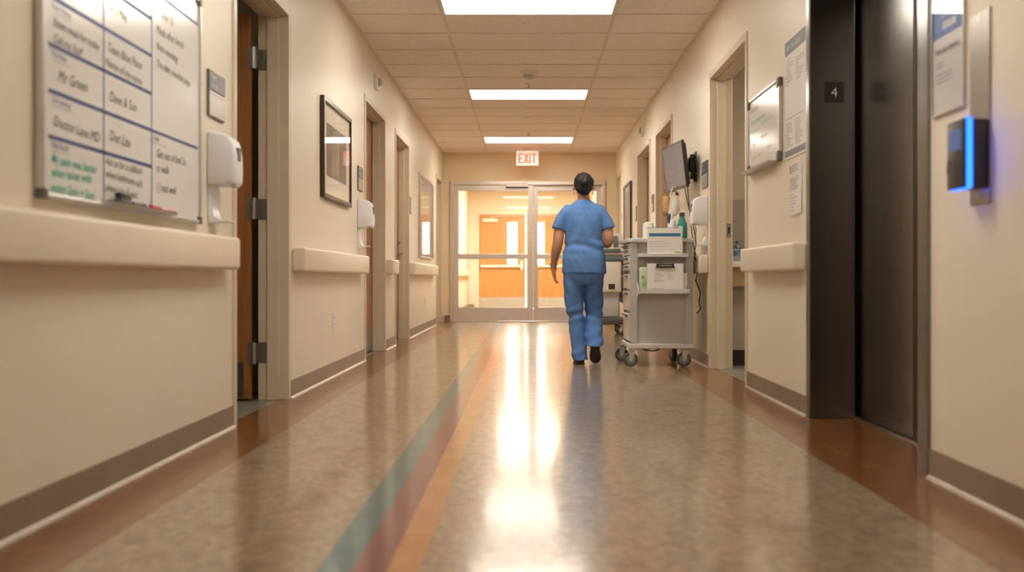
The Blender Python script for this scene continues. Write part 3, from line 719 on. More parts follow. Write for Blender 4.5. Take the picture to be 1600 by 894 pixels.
bars([(-w + .012, -w + .032, h - .055, h - .012)], 'emblem', M['banner_slate'], t, .0095)
bars(paper_lines(-w + .045, w - .04, h - .055, h - .01, 3, 5, (.6, 1)) + paper_lines(-w + .012, w - .02, .135, h - .08, 7, 6, (.5, 1)) + paper_lines(-w + .02, w - .03, .02, .12, 6, 8, (.3, .8)), 'printed_lines', M['ink_lines'], t, .0096)

# visitor notice in acrylic holder, steel plate, card reader (nearest on right wall)
t = thing('acrylic_notice', 'white and blue notice in clear acrylic holder right of the elevator', 'notice', (XR, 3.478, 1.28), PI)
w, h = .127, .46
m = MB(); m.box(.001, .005, -w, w, 0, h); m.build('sheet', M['paper_grey'], t)
bars([(-w, w, .262, .362)], 'banner', M['banner_blue'], t, .0056)
bars([(-w * .35, w * .5, .285, .309)], 'banner_tab', M['lettering'], t, .0059)
text_mesh([('VISITOR', -w * .5, .325, .028), ], 'banner_lettering', M['lettering'], t, .006)
text_mesh([('NOTICE', -w * .3, .289, .022)], 'tab_lettering', M['ink_blue'], t, .0063)
text_mesh([('Visit this Station', -w + .02, .205, .03)], 'heading_lettering', M['ink_black'], t, .006, bold=.01)
bars(paper_lines(-w + .03, -.02, .155, .18, 2, 11, (.6, 1)) + paper_lines(-w + .03, w * .4, .10, .14, 3, 12, (.7, 1)), 'printed_lines', M['ink_grey'], t, .006)
m = MB(); m.box(.0085, .0105, -w - .004, w + .004, -.004, h + .004); m.build('clear_cover', M['pic_glass'], t)
m = MB(); m.box(.0, .012, -w - .006, -w - .003, -.004, h + .004); m.box(0, .012, w + .003, w + .006, -.004, h + .004); m.box(0, .012, -w - .004, w + .004, -.006, -.003); m.build('holder_edge', M['silver'], t)
t = thing('steel_call_plate', 'tall brushed steel plate on right wall behind the card reader', 'wall plate', (XR, 3.236, .943), PI)
m = MB(); m.box(0, .006, -.072, .072, 0, .61, .003); m.build('plate', M['steel_plate'], t)
for z in (.025, .585):
    m = MB(); m.cyl((.006, 0, z), (.008, 0, z), .007, n=12); m.build('screw', M['chrome'], t, True)
t = thing('card_reader', 'black card reader with glowing blue edge on the steel plate', 'card reader', (XR, 3.236, .993), PI)
m = MB(); m.box(.0065, .056, -.058, .066, .0, .214, .007, 3); m.build('reader_body', M['dark_plastic'], t, True)
m = MB(); m.box(.056, .073, -.066, .072, -.004, .218, .007, 3); m.build('light_strip', M['strip_blue'], t, True)
m = MB(); m.box(.073, .083, -.064, .066, -.001, .216, .005, 3); m.build('front_face', M['dark_plastic'], t, True)
m = MB(); m.box(.083, .0836, -.042, .045, .12, .185); m.build('reader_screen', pm('reader_lcd', (.05, .10, .22), .15, emit=(.10, .22, .6), estr=.35), t)
m = MB(); m.tube([(.0836, -.03 + .03 * math.cos(q), .065 + .03 * math.sin(q)) for q in [PI * .15 * k for k in range(-1, 9)]], .0014, 6); m.build('swipe_symbol', M['grey_dark'], t)

# ------------------------------------------------------------------ elevator
t = thing('elevator', 'brushed steel elevator doors and frame on the near right wall', 'elevator', (XR, 4.41, 0), 0)
ya, yb = 3.64 - 4.41, 5.24 - 4.41
m = MB(); zt = 2.20
m.box(-.012, .27, ya, ya + .10, 0, zt + .05, .004); m.box(-.012, .222, yb - .06, yb, 0, zt + .05, .006); m.box(-.012, .27, ya + .10, yb - .06, zt, zt + .05, .004)
m.build('elevator_frame', M['steel'], t)
m = MB(); m.box(.240, .27, 4.436 - 4.41, yb - .052, .012, zt + .02, .006); m.mi = 1; m.box(.237, .241, 4.44 - 4.41, 4.47 - 4.41, .015, zt)
m.build('door_panel', [M['steel'], M['steel']], t)
m = MB(); m.box(.295, .33, ya, 4.55 - 4.41, .012, zt + .02, .004); m.build('door_panel', M['steel'], t)
m = MB(); m.box(.215, .34, ya + .1, yb - .06, 0, .010, .003); m.build('sill', M['steel_light'], t)
m = MB(); m.box(.335, .34, ya, yb, 0, zt + .05); m.build('shaft_lining', M['dark_plastic'], t)
t = thing('floor_number_plate', 'black square plate with white 4 on the elevator jamb', 'sign', (1.5445, 5.178, 1.60))
m = MB(); m.box(-.049, .049, -.004, 0, 0, .104, .001); m.build('plate', M['dark_plastic'], t)
o = text_mesh([('4', -.017, .027, .068)], 'numeral', M['lettering'], t, .0, bold=-.012)
o.rotation_euler.z = -PI / 2; o.location = (0, -.0048, 0)

# ------------------------------------------------------------------ utility room seen through the open doorway
t = thing('counter', 'wood-fronted counter in the dim room behind the open right doorway', 'counter', (2.4, 8.65, 0))
m = MB(); m.box(-.79, 1.5, -.45, .45, .80, .845, .004); m.build('worktop', M['mat_board'], t)
m = MB(); m.box(-.79, 1.5, -.43, .45, .645, .80); m.build('apron', M['wood_counter'], t)
m = MB(); m.box(-.79, 1.5, -.36, .45, .13, .645); m.mi = 1; m.box(-.79, 1.5, -.33, .45, 0, .13); m.build('base_cabinet', [M['wall_dim'], M['dark_plastic']], t)
t = thing('water_bottle', 'clear water bottle on the counter through the open right doorway', 'bottle', (1.775, 8.72, .845))
m = MB(); m.lathe([(.030, 0), (.033, .006), (.033, .045), (.031, .05), (.033, .055), (.033, .115), (.028, .135), (.014, .155), (.013, .165)], n=20); m.build('bottle_body', M['water'], t, True)
m = MB(); m.lathe([(.0335, .055), (.0335, .10)], n=20); m.build('bottle_label', pm('bottle_label', (.10, .17, .33), .4), t, True)
m = MB(); m.lathe([(.015, .163), (.015, .182), (.013, .184)], n=16); m.build('bottle_cap', M['sign_blue'], t, True)
m = MB(); m.box(-.12, .12, -.06, .06, 0, .12, .006); m.mi = 1; m.box(-.06, .06, -.035, .035, .12, .124)
tag(m.build('tissue_box', [M['paper_grey'], M['dark_plastic']], loc=(1.88, 9.0, .845)), 'pale grey box behind the water bottle on the counter', 'box')

# ------------------------------------------------------------------ supply cart
CX, CY = 1.065, 8.48
t = thing('supply_cart', 'light grey medical supply cart with drawers parked along right wall', 'cart', (CX, CY, 0))
def L_(x): return x - CX
def D_(y): return y - CY
x0, x1, y0, y1 = L_(.812), L_(1.318), D_(8.2), D_(8.76)
for xa, xb in ((x0, x0 + .062), (x1 - .062, x1)):
    for ya, yb in ((y0, y0 + .045), (y1 - .045, y1)):
        m = MB(); m.box(xa, xb, ya, yb, .185, .998, .006); m.build('corner_post', M['cart_grey'], t)
m = MB(); m.box(x0 + .062, x1 - .062, y0 + .018, y0 + .03, .185, .998); m.build('side_panel', M['cart_grey'], t)
m = MB(); m.box(x0 + .02, x1 - .005, y0 + .045, y1 - .01, .19, .99); m.build('cabinet_body', M['cart_grey'], t)
m = MB(); c = .05
m.prism([(x0 - .02, y0 - .02 + c), (x0 - .02 + c * .7, y0 - .025), (x1 + .012, y0 - .025), (x1 + .012, y1 + .03), (x0 - .02 + c, y1 + .03), (x0 - .045, y1 - .02)], 'z', .998, 1.03, .006)
m.build('cart_top', M['cart_light'], t)
m = MB(); m.box(x0 - .012, x1 + .012, y0 - .01, y1 + .02, .146, .185, .008); m.build('base_tray', M['cart_light'], t)
for z0, z1 in ((.956, .990), (.896, .950), (.832, .888), (.775, .824), (.625, .745), (.445, .605), (.205, .425)):
    m = MB(); m.box(x0 - .008, x0 + .02, y0 + .05, y1 - .05, z0, z1, .004)
    dr = m.build('drawer', M['drawer'] if z1 < .75 else M['cart_light'], t)  # lower fronts get a warm-lit tint, upper ones the plain grey
    hz = z1 - .012
    m = MB(); m.prism([(x0 - .008, hz - .018), (x0 - .028, hz - .010), (x0 - .030, hz), (x0 - .008, hz)], 'y', y0 + .10, y1 - .10, .002); m.build('drawer_pull', M['grey_dark'], dr)
# pockets on the near side
m = MB(); ps = [L_(.872), L_(1.268)]
m.box(ps[0], ps[1], y0 - .085, y0 + .018, .878, .908, .004); m.build('side_shelf', M['cart_light'], t)
m = MB(); m.box(ps[0], ps[1], y0 - .10, y0 + .018, .590, .602); m.box(ps[0], ps[1], y0 - .10, y0 - .094, .602, .625)
for xx in (ps[0] - .003, ps[1] + .001):
    m.prism([(y0 - .10, .590), (y0 + .018, .545), (y0 + .018, .70), (y0 - .10, .615)], 'x', xx, xx + .006)
m.build('side_bin', M['cart_light'], t)
for (wx, wy, rz, lock) in ((x0 + .02, y0 + .03, .0, 0), (x0 - .005, y1 - .03, .5, 1), (x1 - .06, y0 + .03, 0, 0), (x1 - .08, y1 - .03, 1.2, 0)):
    m = MB(); ca, sa = math.cos(rz), math.sin(rz); ax = Vector((sa * .5, 1, 0)).normalized() if rz < 1 else Vector((1, .25, 0)).normalized()
    fw = Vector((ax.y, -ax.x, 0)); c = Vector((wx, wy, .058)) + fw * -.012
    m.cyl(c - ax * .014, c + ax * .014, .058, n=28)
    m.build_parent = None
    wob = m.build('caster_wheel', M['rubber'], t, True)
    m = MB()
    for s in (-1, 1):
        m.cyl(c + ax * s * .014, c + ax * s * .016, .036, n=20)
        m.cyl(c + ax * s * .016, c + ax * s * .019, .010, n=12)
    m.build('wheel_hub', M['hub'], wob, True)
    m = MB()
    for s in (-1, 1):
        p = c + ax * s * .022
        q0 = Vector((wx, wy, .135)) + ax * s * .022
        m.loft([[q0 + fw * .028 + ax * .002, q0 + fw * .028 - ax * .002, p + fw * .012 - ax * .002 - Vector((0, 0, .012)), p + fw * .012 + ax * .002 - Vector((0, 0, .012))],
                [q0 - fw * .028 + ax * .002, q0 - fw * .028 - ax * .002, p - fw * .012 - ax * .002 - Vector((0, 0, .012)), p - fw * .012 + ax * .002 - Vector((0, 0, .012))]])
    m.box(wx - .03, wx + .03, wy - .03, wy + .03, .132, .146, .003)
    if lock: m.box(wx - .075, wx - .03, wy - .015, wy + .015, .118, .126, .003)
    m.build('caster_fork', M['grey_plastic'], wob)

# things carried by the cart
m = MB(); m.box(-.138, .138, -.028, .0, 0, .20, .003); m.mi = 1; m.box(-.125, .125, -.0292, -.028, .135, .16)
m.mi = 2; m.box(-.139, .139, -.002, .008, .198, .206, .001)
t2 = thing('document_folder', 'white document folder with blue band standing on the cart side shelf', 'folder', (1.082, 8.164, .9085))
m.build('folder_cover', [M['paper'], pm('folder_blue', (.03, .18, .36), .4), M['sign_blue']], t2)
m = MB(); m.box(-.14, .14, -.0335, -.0302, 0, .125); m.mi = 1
for k, (a, b, z0, z1) in enumerate(paper_lines(-.125, .12, .02, .10, 6, 21, (.35, .95), .002)): m.quad([(a, -.0338, z0), (b, -.0338, z0), (b, -.0338, z1), (a, -.0338, z1)])
m.build('form_sheet', [M['paper'], M['ink_lines']], t2)
tt = marker((1.165, 8.14, .908), PI / 2 - .1, M['lime'], 'lime green highlighter lying on the cart side shelf', None, .07, .010, M['lime'])
del_group = None
t3 = thing('clipboard', 'clipboard with printed form and black clip propped on the cart side', 'clipboard', (1.082, 8.118, .6025))
m = MB(); m.box(-.145, .145, 0, .004, 0, .226, .001); m.build('backing_board', M['grey_plastic'], t3)
m = MB(); m.box(-.143, .143, -.003, -.0005, .003, .222); m.mi = 1
for a, b, z0, z1 in paper_lines(-.085, .01, .075, .16, 9, 31, (.4, 1), .0022) + paper_lines(.02, .085, .09, .15, 5, 32, (.3, .8), .0022) + [(-.085, .08, .166, .1685)] + paper_lines(-.12, .12, .01, .035, 2, 33, (.3, .6), .002):
    m.quad([(a, -.0033, z0), (b, -.0033, z0), (b, -.0033, z1), (a, -.0033, z1)])
m.build('form_sheet', [M['paper'], M['ink_lines']], t3)
m = MB(); m.box(-.075, .075, -.012, -.003, .190, .201, .002); m.box(-.07, .07, -.010, -.003, .212, .224, .002); m.box(-.07, -.05, -.008, -.003, .195, .22); m.box(.05, .07, -.008, -.003, .195, .22)
m.mi = 1; m.cyl((-.05, -.008, .207), (.05, -.008, .207), .006, n=10); m.build('clip', [M['dark_plastic'], M['chrome']], t3)
m = MB(); m.box(-.045, .045, -.03, .03, 0, .195, .012, 3); m.mi = 1
for k, (z, x) in enumerate(((.17, .022), (.115, -.02), (.055, -.012))): 
    m.tube([(x + .010 * math.cos(q), -.0305, z + .010 * math.sin(q)) for q in [2 * PI * j / 12 for j in range(13)]], .0022, 6)
m.mi = 2; m.box(-.02, .046, -.0306, .02, .002, .09)
tag(m.build('glove_box', [pm('pale_green_card', (.62, .70, .52), .5), M['green'], pm('light_green_card', (.50, .66, .34), .5)], smooth=True, loc=(.928, 8.158, .6032)), 'pale green and white glove pack beside the clipboard on the cart', 'box')
m = MB(); m.box(-.016, .016, -.03, .03, 0, .15, .004); tag(m.build('wipes_packet', M['paper'], loc=(1.243, 8.16, .6022)), 'narrow white packet behind the right edge of the clipboard', 'packet')
# on the cart top (z 1.03)
TZ = 1.0305
m = MB(); m.lathe([(.045, 0), (.047, .01), (.047, .11), (.040, .135), (.02, .143)], n=24); m.mi = 1; m.box(-.085, -.03, -.02, .02, 0, .012, .004)
tag(m.build('tissue_roll', [M['paper'], M['paper']], smooth=True, loc=(.985, 8.42, TZ)), 'rounded white tissue dispenser on top of the cart, left of the bottles', 'dispenser')
t4 = thing('teal_bottle', 'teal liquid bottle with dark cap and white label on the cart top', 'bottle', (1.240, 8.28, TZ))
m = MB(); m.lathe([(.040, 0), (.043, .008), (.043, .09), (.040, .115), (.026, .155), (.020, .172), (.020, .180)], n=24); m.build('bottle_body', M['teal_bottle'], t4, True)
m = MB(); m.lathe([(.022, .178), (.022, .208), (.018, .211)], n=20); m.build('bottle_cap', M['sign_blue'], t4, True)
m = MB(); rr = .0436; qs = [PI * (1.16 + .03 * k) for k in range(12)]
for a, b in zip(qs, qs[1:]): m.quad([(rr * math.cos(a), rr * math.sin(a), .03), (rr * math.cos(b), rr * math.sin(b), .03), (rr * math.cos(b), rr * math.sin(b), .098), (rr * math.cos(a), rr * math.sin(a), .098)])
m.build('bottle_label', M['paper'], t4)
t5 = thing('spray_bottle', 'white spray bottle with black grip standing left of the teal bottle', 'bottle', (1.170, 8.36, TZ))
m = MB(); m.lathe([(.034, 0), (.037, .008), (.037, .12), (.028, .15), (.014, .165), (.014, .175)], n=20); m.build('bottle_body', M['white_plastic'], t5, True)
m = MB(); m.box(-.028, .018, -.012, .012, .205, .235, .006); m.cyl((0, 0, .172), (0, 0, .208), .015, n=14); m.build('spray_head', M['white_plastic'], t5, True)
m = MB(); m.tube([(-.018, 0, .205), (-.026, -.01, .175), (-.024, -.02, .125)], [.010, .011, .008], 8); m.build('trigger', M['dark_plastic'], t5, True)
t6 = thing('supply_pouch', 'clear supply bag with amber packet and tissue hung above the cart bottles', 'bag', (1.225, 8.72, 1.25))
m = MB(); r = random.Random(3)
rows = []
for k in range(9):
    z = .0 + .20 * k / 8; w = .055 + .035 * math.sin(k / 8 * PI) + .01 * r.random()
    rows.append([( -.02 + w * math.cos(q) * (1 + .08 * math.sin(3 * q + k)), .035 * math.sin(q), z + .012 * math.sin(2 * q)) for q in [2 * PI * j / 18 for j in range(18)]])
m.loft(rows); m.build('pouch', glass_mat('bag_film', (.93, .90, .84), 1.3, .2), t6, True)
m = MB(); m.box(-.09, -.03, -.02, .0, .02, .17, .018, 3); m.build('amber_packet', M['yellow'], t6, True)
m = MB(); rows = []
for k in range(7):
    z = .0 + .17 * k / 6; w = .02 + .022 * math.sin((k + .6) / 7 * PI)
    rows.append([(.01 + w * math.cos(q) * (1 + .25 * math.sin(4 * q + k)), -.01 + w * .7 * math.sin(q), z) for q in [2 * PI * j / 18 for j in range(18)]])
m.loft(rows); m.build('tissue', M['paper'], t6, True)
m = MB(); m.tube([(-.025, -.01, .15), (.0, -.014, .24)], .006, 6); m.build('wooden_stick', M['mat_board'], t6)
m = MB(); m.lathe([(.012, .165), (.015, .172), (.013, .19), (.004, .195)], (.035, -.012, 0), 12); m.build('purple_cap', pm('purple_cap', (.06, .02, .10), .4), t6, True)
m = MB(); m.tube([(.0, .03, .20), (.03, .05, .24), (.06, .06, .26)], .003, 6); m.build('hanger_hook', M['chrome'], t6)

# ------------------------------------------------------------------ wall monitor on an arm
t = thing('wall_monitor', 'black flat monitor tilted out from right wall above the cart', 'monitor', (XR, 8.76, 1.66))
ctr = Vector((1.245 - XR, 8.79 - 8.76, 0)); U = Vector((.075, -.68, 0)).normalized(); Wv = Vector((-.046, 0, .39)); Wv = (Wv - U * Wv.dot(U)).normalized(); Nn = U.cross(Wv).normalized()
if Nn.x > 0: Nn = -Nn
def panel(mb, u0, u1, w0, w1, n0, n1, bev=0.):
    r0 = len(mb.bm.verts); mb.box(u0, u1, w0, w1, n0, n1, bev)
    mb.bm.verts.ensure_lookup_table()
    for v in mb.bm.verts[r0:]:
        v.co = ctr + U * v.co.x + Wv * v.co.y + Nn * v.co.z
m = MB(); panel(m, -.34, .34, -.195, .195, -.022, .0); panel(m, -.30, .30, -.17, .17, -.045, -.022)
m.build('monitor_shell', M['dark_plastic'], t)
m = MB(); panel(m, -.34, .34, -.195, -.170, 0, .004); panel(m, -.34, .34, .182, .195, 0, .004); panel(m, -.34, -.327, -.17, .182, 0, .004); panel(m, .327, .34, -.17, .182, 0, .004)
m.build('bezel', M['grey_dark'], t)
m = MB(); panel(m, -.327, .327, -.17, .182, 0, .0015); m.build('screen', pm('dim_screen', (.17, .165, .19), .22, var=.06, scale=2, emit=(.55, .52, .62), estr=.10), t)
m = MB(); m.bm.verts.ensure_lookup_table()
rr = random.Random(9)
for k in range(9): 
    a = -.28; b = a + rr.uniform(.08, .3); z = .13 - k * .028; panel(m, a, b, z, z + .004, .0016, .002)
m.build('screen_text', pm('screen_text', (.225, .22, .245), .4), t)
m = MB()
m.box(-.012, 0, -.055, .055, -.13, .13, .003)
bk = ctr - Nn * .045
m.tube([(-.01, 0, .02), (-.06, .02, .02), tuple(bk + Vector((0, 0, .0)))], .018, 10)
m.cyl((-.045, .0, -.04), (-.045, 0, .08), .022, n=14); m.box(-.05, -.01, -.02, .02, -.10, .11, .006)
m.cyl(tuple(bk - Vector((0, 0, .05))), tuple(bk + Vector((0, 0, .05))), .02, n=12)
m.tube([(-.012, -.03, .10), (-.045, -.045, .07), (-.05, -.04, .0), (-.04, -.045, -.07), (-.012, -.03, -.12)], .010, 8)
m.build('mount_arm', M['dark_plastic'], t)
def cable(pts, label, r=.0045):
    P_ = [Vector(p) for p in pts]; out = []
    for i in range(len(P_) - 1):
        p0, p1, p2, p3 = P_[max(i - 1, 0)], P_[i], P_[i + 1], P_[min(i + 2, len(P_) - 1)]
        for k in range(8):
            s = k / 8
            out.append(.5 * ((2 * p1) + (p2 - p0) * s + (2 * p0 - 5 * p1 + 4 * p2 - p3) * s * s + (3 * p1 - p0 - 3 * p2 + p3) * s ** 3))
    out.append(P_[-1])
    org = P_[0]
    m = MB(); m.tube([p - org for p in out], r, 7)
    return tag(m.build('power_cable', M['dark_plastic'], smooth=True, loc=tuple(org)), label, 'cable', 'black cables behind the cart')
cable([(1.295, 8.50, 1.46), (1.32, 8.45, 1.30), (1.35, 8.40, 1.15), (1.365, 8.36, 1.0), (1.342, 8.30, .90), (1.365, 8.26, .80), (1.345, 8.22, .70), (1.37, 8.24, .62)], 'longest black cable, from monitor lower edge down behind the cart')
cable([(1.335, 8.62, 1.50), (1.345, 8.58, 1.32), (1.355, 8.52, 1.12), (1.36, 8.44, .98), (1.375, 8.40, .86), (1.352, 8.36, .75)], 'black cable hanging straight from the monitor arm')
cable([(1.35, 8.30, .70), (1.38, 8.24, .60), (1.365, 8.2, .52), (1.375, 8.19, .47), (1.35, 8.22, .43)], 'short black cable loop hanging low beside the cart', .005)
cable([(1.352, 8.35, 1.02), (1.36, 8.32, 1.1), (1.345, 8.33, 1.16), (1.342, 8.37, 1.15)], 'thin black cable loop at cart top beside teal bottle', .003)
cable([(.92, 8.4, .139), (.96, 8.36, .125), (1.03, 8.36, .118), (1.08, 8.38, .137)], 'black cable loop sagging under the cart', .005)

# ------------------------------------------------------------------ monitoring machine beyond the cart
t = thing('diagnostic_machine', 'beige and slate wheeled medical machine parked behind the supply cart', 'medical machine', (.98, 13.05, 0))
m = MB(); m.box(-.24, .22, -.24, .28, .13, .22, .02, 3); m.build('machine_base', M['grey_dark'], t, True)
m = MB(); m.box(-.20, .16, -.17, .22, .22, .55, .02, 3); m.build('pedestal', M['cart_light'], t, True)
m = MB(); m.box(-.23, .185, -.23, .22, .53, .93, .025, 3); m.build('printer_cabinet', M['white_metal'], t, True)
m = MB(); m.box(.02, .10, -.234, -.228, .57, .64, .003); m.build('black_label', M['dark_plastic'], t)
m = MB(); m.box(.187, .24, -.2, .24, .40, .95, .02); m.build('side_rail', M['grey_dark'], t)
m = MB(); m.box(-.24, .20, -.25, .24, .93, 1.00, .02, 3); m.build('keyboard_shelf', pm('slate_plastic', (.17, .22, .24), .4), t, True)
m = MB(); m.prism([(-.26, 1.0), (-.24, 1.12), (-.05, 1.28), (.12, 1.28), (.22, 1.0)], 'x', -.23, .21, .015, 3); m.build('console', M['white_metal'], t, True)
m = MB(); m.box(-.19, .17, -.28, -.255, 1.03, 1.08, .01); m.box(.08, .14, -.26, -.20, 1.10, 1.24, .01); m.box(-.19, .02, -.27, -.22, 1.12, 1.15, .008); m.build('console_control', pm('slate_control', (.14, .19, .21), .35), t, True)
for wx, wy in ((.19, -.19), (-.19, -.19), (.19, .22), (-.19, .22)):
    m = MB(); c = Vector((wx, wy, .065)); ax = Vector((.8, .6, 0)); m.cyl(c - ax * .022, c + ax * .022, .065, n=24); wob = m.build('caster_wheel', M['rubber'], t, True)
    m = MB(); m.cyl(c - ax * .026, c + ax * .026, .03, n=16); m.box(wx - .03, wx + .03, wy - .03, wy + .03, .118, .135); m.box(wx - .008, wx + .008, wy - .04, wy + .04, .06, .12) ; m.build('caster_fork', M['cart_light'], wob)

# ------------------------------------------------------------------ the nurse (local: x right, y away from camera, z up)
PX, PY = .447, 8.52
def ell(c, rx, ry, n=28, sq=0., tilt=0.):
    out = []
    for k in range(n):
        q = 2 * PI * k / n; co, si = math.cos(q), math.sin(q)
        e = 2 / (2 + sq)
        x = rx * math.copysign(abs(co) ** e, co); y = ry * math.copysign(abs(si) ** e, si)
        out.append((c[0] + x, c[1] + y, c[2] + tilt * y))
    return out
def limb(mb, pts, rs, n=16): mb.tube(pts, rs, n); mb.ball(pts[0], rs[0], n=14); mb.ball(pts[-1], rs[-1], n=14)
def interp(pts, k=4):
    P_ = [Vector(p) for p in pts]; out = []
    for i in range(len(P_) - 1):
        p0, p1, p2, p3 = P_[max(i - 1, 0)], P_[i], P_[i + 1], P_[min(i + 2, len(P_) - 1)]
        for j in range(k):
            s = j / k
            out.append(.5 * ((2 * p1) + (p2 - p0) * s + (2 * p0 - 5 * p1 + 4 * p2 - p3) * s * s + (3 * p1 - p0 - 3 * p2 + p3) * s ** 3))
    out.append(P_[-1]); return out
def remesh(mb, name, mat, parent, voxel, smooth_it=4, disp=None, loc=None, fac=.5):
    bmesh.ops.recalc_face_normals(mb.bm, faces=mb.bm.faces[:])
    me = bpy.data.meshes.new('tmp'); mb.bm.to_mesh(me); mb.bm.free()
    ob = bpy.data.objects.new('tmp', me); C.objects.link(ob)
    r = ob.modifiers.new('r', 'REMESH'); r.mode = 'VOXEL'; r.voxel_size = voxel
    s = ob.modifiers.new('s', 'SMOOTH'); s.factor = fac; s.iterations = smooth_it
    dg = bpy.context.evaluated_depsgraph_get(); dg.update()
    out = bpy.data.meshes.new_from_object(ob.evaluated_get(dg)); bpy.data.objects.remove(ob); bpy.data.meshes.remove(me)
    if disp:
        nn = [v.normal.copy() for v in out.vertices]
        for v, n_ in zip(out.vertices, nn): v.co = v.co + n_ * disp(v.co, n_)
    for p in out.polygons: p.use_smooth = True
    out.materials.clear(); out.materials.append(mat); out.name = name
    return link(name, out, parent, loc)

b = MB()
# torso, pelvis, neck
b.loft([ell((.008, 0, z), rx, ry) for z, rx, ry in ((.70, .10, .09), (.78, .15, .11), (.88, .155, .11), (1.0, .130, .088), (1.12, .136, .093), (1.22, .145, .09), (1.29, .12, .07), (1.335, .06, .055))])
b.loft([ell((.009, y, z), r, r) for z, y, r in ((1.31, 0, .058), (1.36, .004, .050), (1.40, .014, .048), (1.45, .02, .050))])
for s in (-1, 1): b.ball((.008 + s * .128, 0, 1.255), .045, .042, .042)
# head with jaw, nose, lips, ears
b.ball((.010, .015, 1.495), .076, .092, .093, 24); b.ball((.010, .055, 1.435), .056, .055, .055, 18); b.ball((.010, .085, 1.395), .028, .022, .022)
b.ball((.010, .112, 1.465), .013, .02, .02); b.ball((.010, .105, 1.490), .009, .012, .025); b.ball((.010, .098, 1.425), .022, .012, .010)
for s in (-1, 1): b.ball((.010 + s * .079, .012, 1.472), .012, .020, .032); b.ball((.01 + s * .03, .088, 1.505), .022, .014, .012)
# arms
aL = [(-.135, 0, 1.25), (-.188, -.006, 1.13), (-.205, -.018, 1.0), (-.224, .01, .91), (-.238, .045, .82)]
limb(b, interp(aL), [.042, .042, .043, .044, .045, .045, .045, .044, .043, .043, .0425, .041, .038, .034, .030, .027, .025])
aR = [(.150, 0, 1.25), (.203, -.014, 1.13), (.214, -.02, 1.015), (.195, .08, 1.005), (.165, .20, 1.03)]
limb(b, interp(aR), [.042, .042, .043, .044, .045, .045, .045, .044, .044, .043, .0425, .041, .038, .034, .030, .027, .025])
# hands
def hand(mb, wrist, fwd, out, thumb, curl):
    """fwd: along the fingers; out: palm normal (fingers curl towards it); thumb: side of the thumb"""
    w, f, o, th = Vector(wrist), Vector(fwd).normalized(), Vector(out).normalized(), Vector(thumb).normalized()
    rot = Matrix((th, o, f)).transposed()
    mb.ball(w + f * .045, .037, .015, .050, 16, rot); mb.tube([w - f * .02, w + f * .03], [.024, .026], 12)
    for k, (off, ln) in enumerate(((.026, .068), (.009, .076), (-.009, .070), (-.026, .056))):
        base = w + f * .078 + th * off * 1.02; p = base - f * .03; pts = [p, base]; d = f.copy(); ang = 0
        sp = th * (off * .25)
        for j, part in enumerate((.45, .32, .26)):
            ang += curl * (.5 + .35 * j)
            d = (f * math.cos(ang) + o * math.sin(ang) + sp * 1.0).normalized(); pts.append(pts[-1] + d * ln * part)
        mb.tube(pts, [.0085, .0088, .0082, .0074, .006], 10); mb.ball(pts[-1], .006, n=8)
    p0 = w + f * .02 + th * .02; p1 = p0 + th * .024 + f * .022 + o * .008; p2 = p1 + f * .028 + th * .010 + o * .008; p3 = p2 + f * .024 + o * .006
    mb.tube([p0, p1, p2, p3], [.014, .0115, .0095, .0070], 10); mb.ball(p3, .007, n=8)
hand(b, (-.240, .052, .805), (.06, .12, -1), (1, .12, .08), (-.1, 1, .1), .42)
hand(b, (.158, .225, 1.035), (-.25, 1, .12), (-.7, -.1, -.3), (-.2, -.1, 1), .55)
# legs under the trousers
lL = [(-.075, 0, .75), (-.068, .01, .56), (-.050, .01, .41), (-.034, -.02, .22), (-.022, -.045, .075)]
lR = [(.092, 0, .75), (.094, .05, .56), (.096, .075, .42), (.096, .00, .30), (.097, -.075, .195)]
for l in (lL, lR):
    limb(b, interp(l), [.075, .073, .070, .066, .062, .058, .053, .049, .046, .046, .047, .046, .043, .038, .033, .030, .028])
b.ball((-.024, .01, .045), .022, .07, .018); b.ball((.098, -.085, .15), .022, .025, .04)
person = remesh(b, 'person', M['skin'], None, .005, 4, loc=(PX, PY, 0))
tag(person, 'person in blue scrubs walking away toward the glass doors, left arm hanging', 'person')

# scrub top
sx = .012
s = MB()
s.loft([ell((cx, cy, z), rx, ry, 36, sq) for z, cx, cy, rx, ry, sq in (
    (.752, .011, -.004, .187, .140, .3), (.80, .011, -.004, .185, .140, .3), (.88, .011, -.006, .179, .138, .3), (.95, .011, -.004, .168, .122, .25), (1.02, .012, 0, .158, .108, .2),
    (1.10, .012, 0, .157, .112, .3), (1.18, .012, 0, .161, .113, .4), (1.25, .012, 0, .168, .102, .4), (1.295, .012, .0, .150, .085, .3), (1.325, .012, .002, .108, .072, .1), (1.352, .011, .006, .068, .062, 0), (1.362, .011, .008, .060, .058, 0))])
def sleeve(mb, pts, rs):
    P_ = interp(pts, 3); k = len(P_)
    mb.tube(P_, [rs[0] + (rs[1] - rs[0]) * i / (k - 1) for i in range(k)], 20)
    mb.ball(pts[0], rs[0], n=16)
sleeve(s, [(-.120, 0, 1.262), (-.166, -.004, 1.19), (-.197, -.008, 1.115)], (.062, .062))
sleeve(s, [(.142, 0, 1.262), (.186, -.008, 1.19), (.213, -.016, 1.118)], (.062, .061))
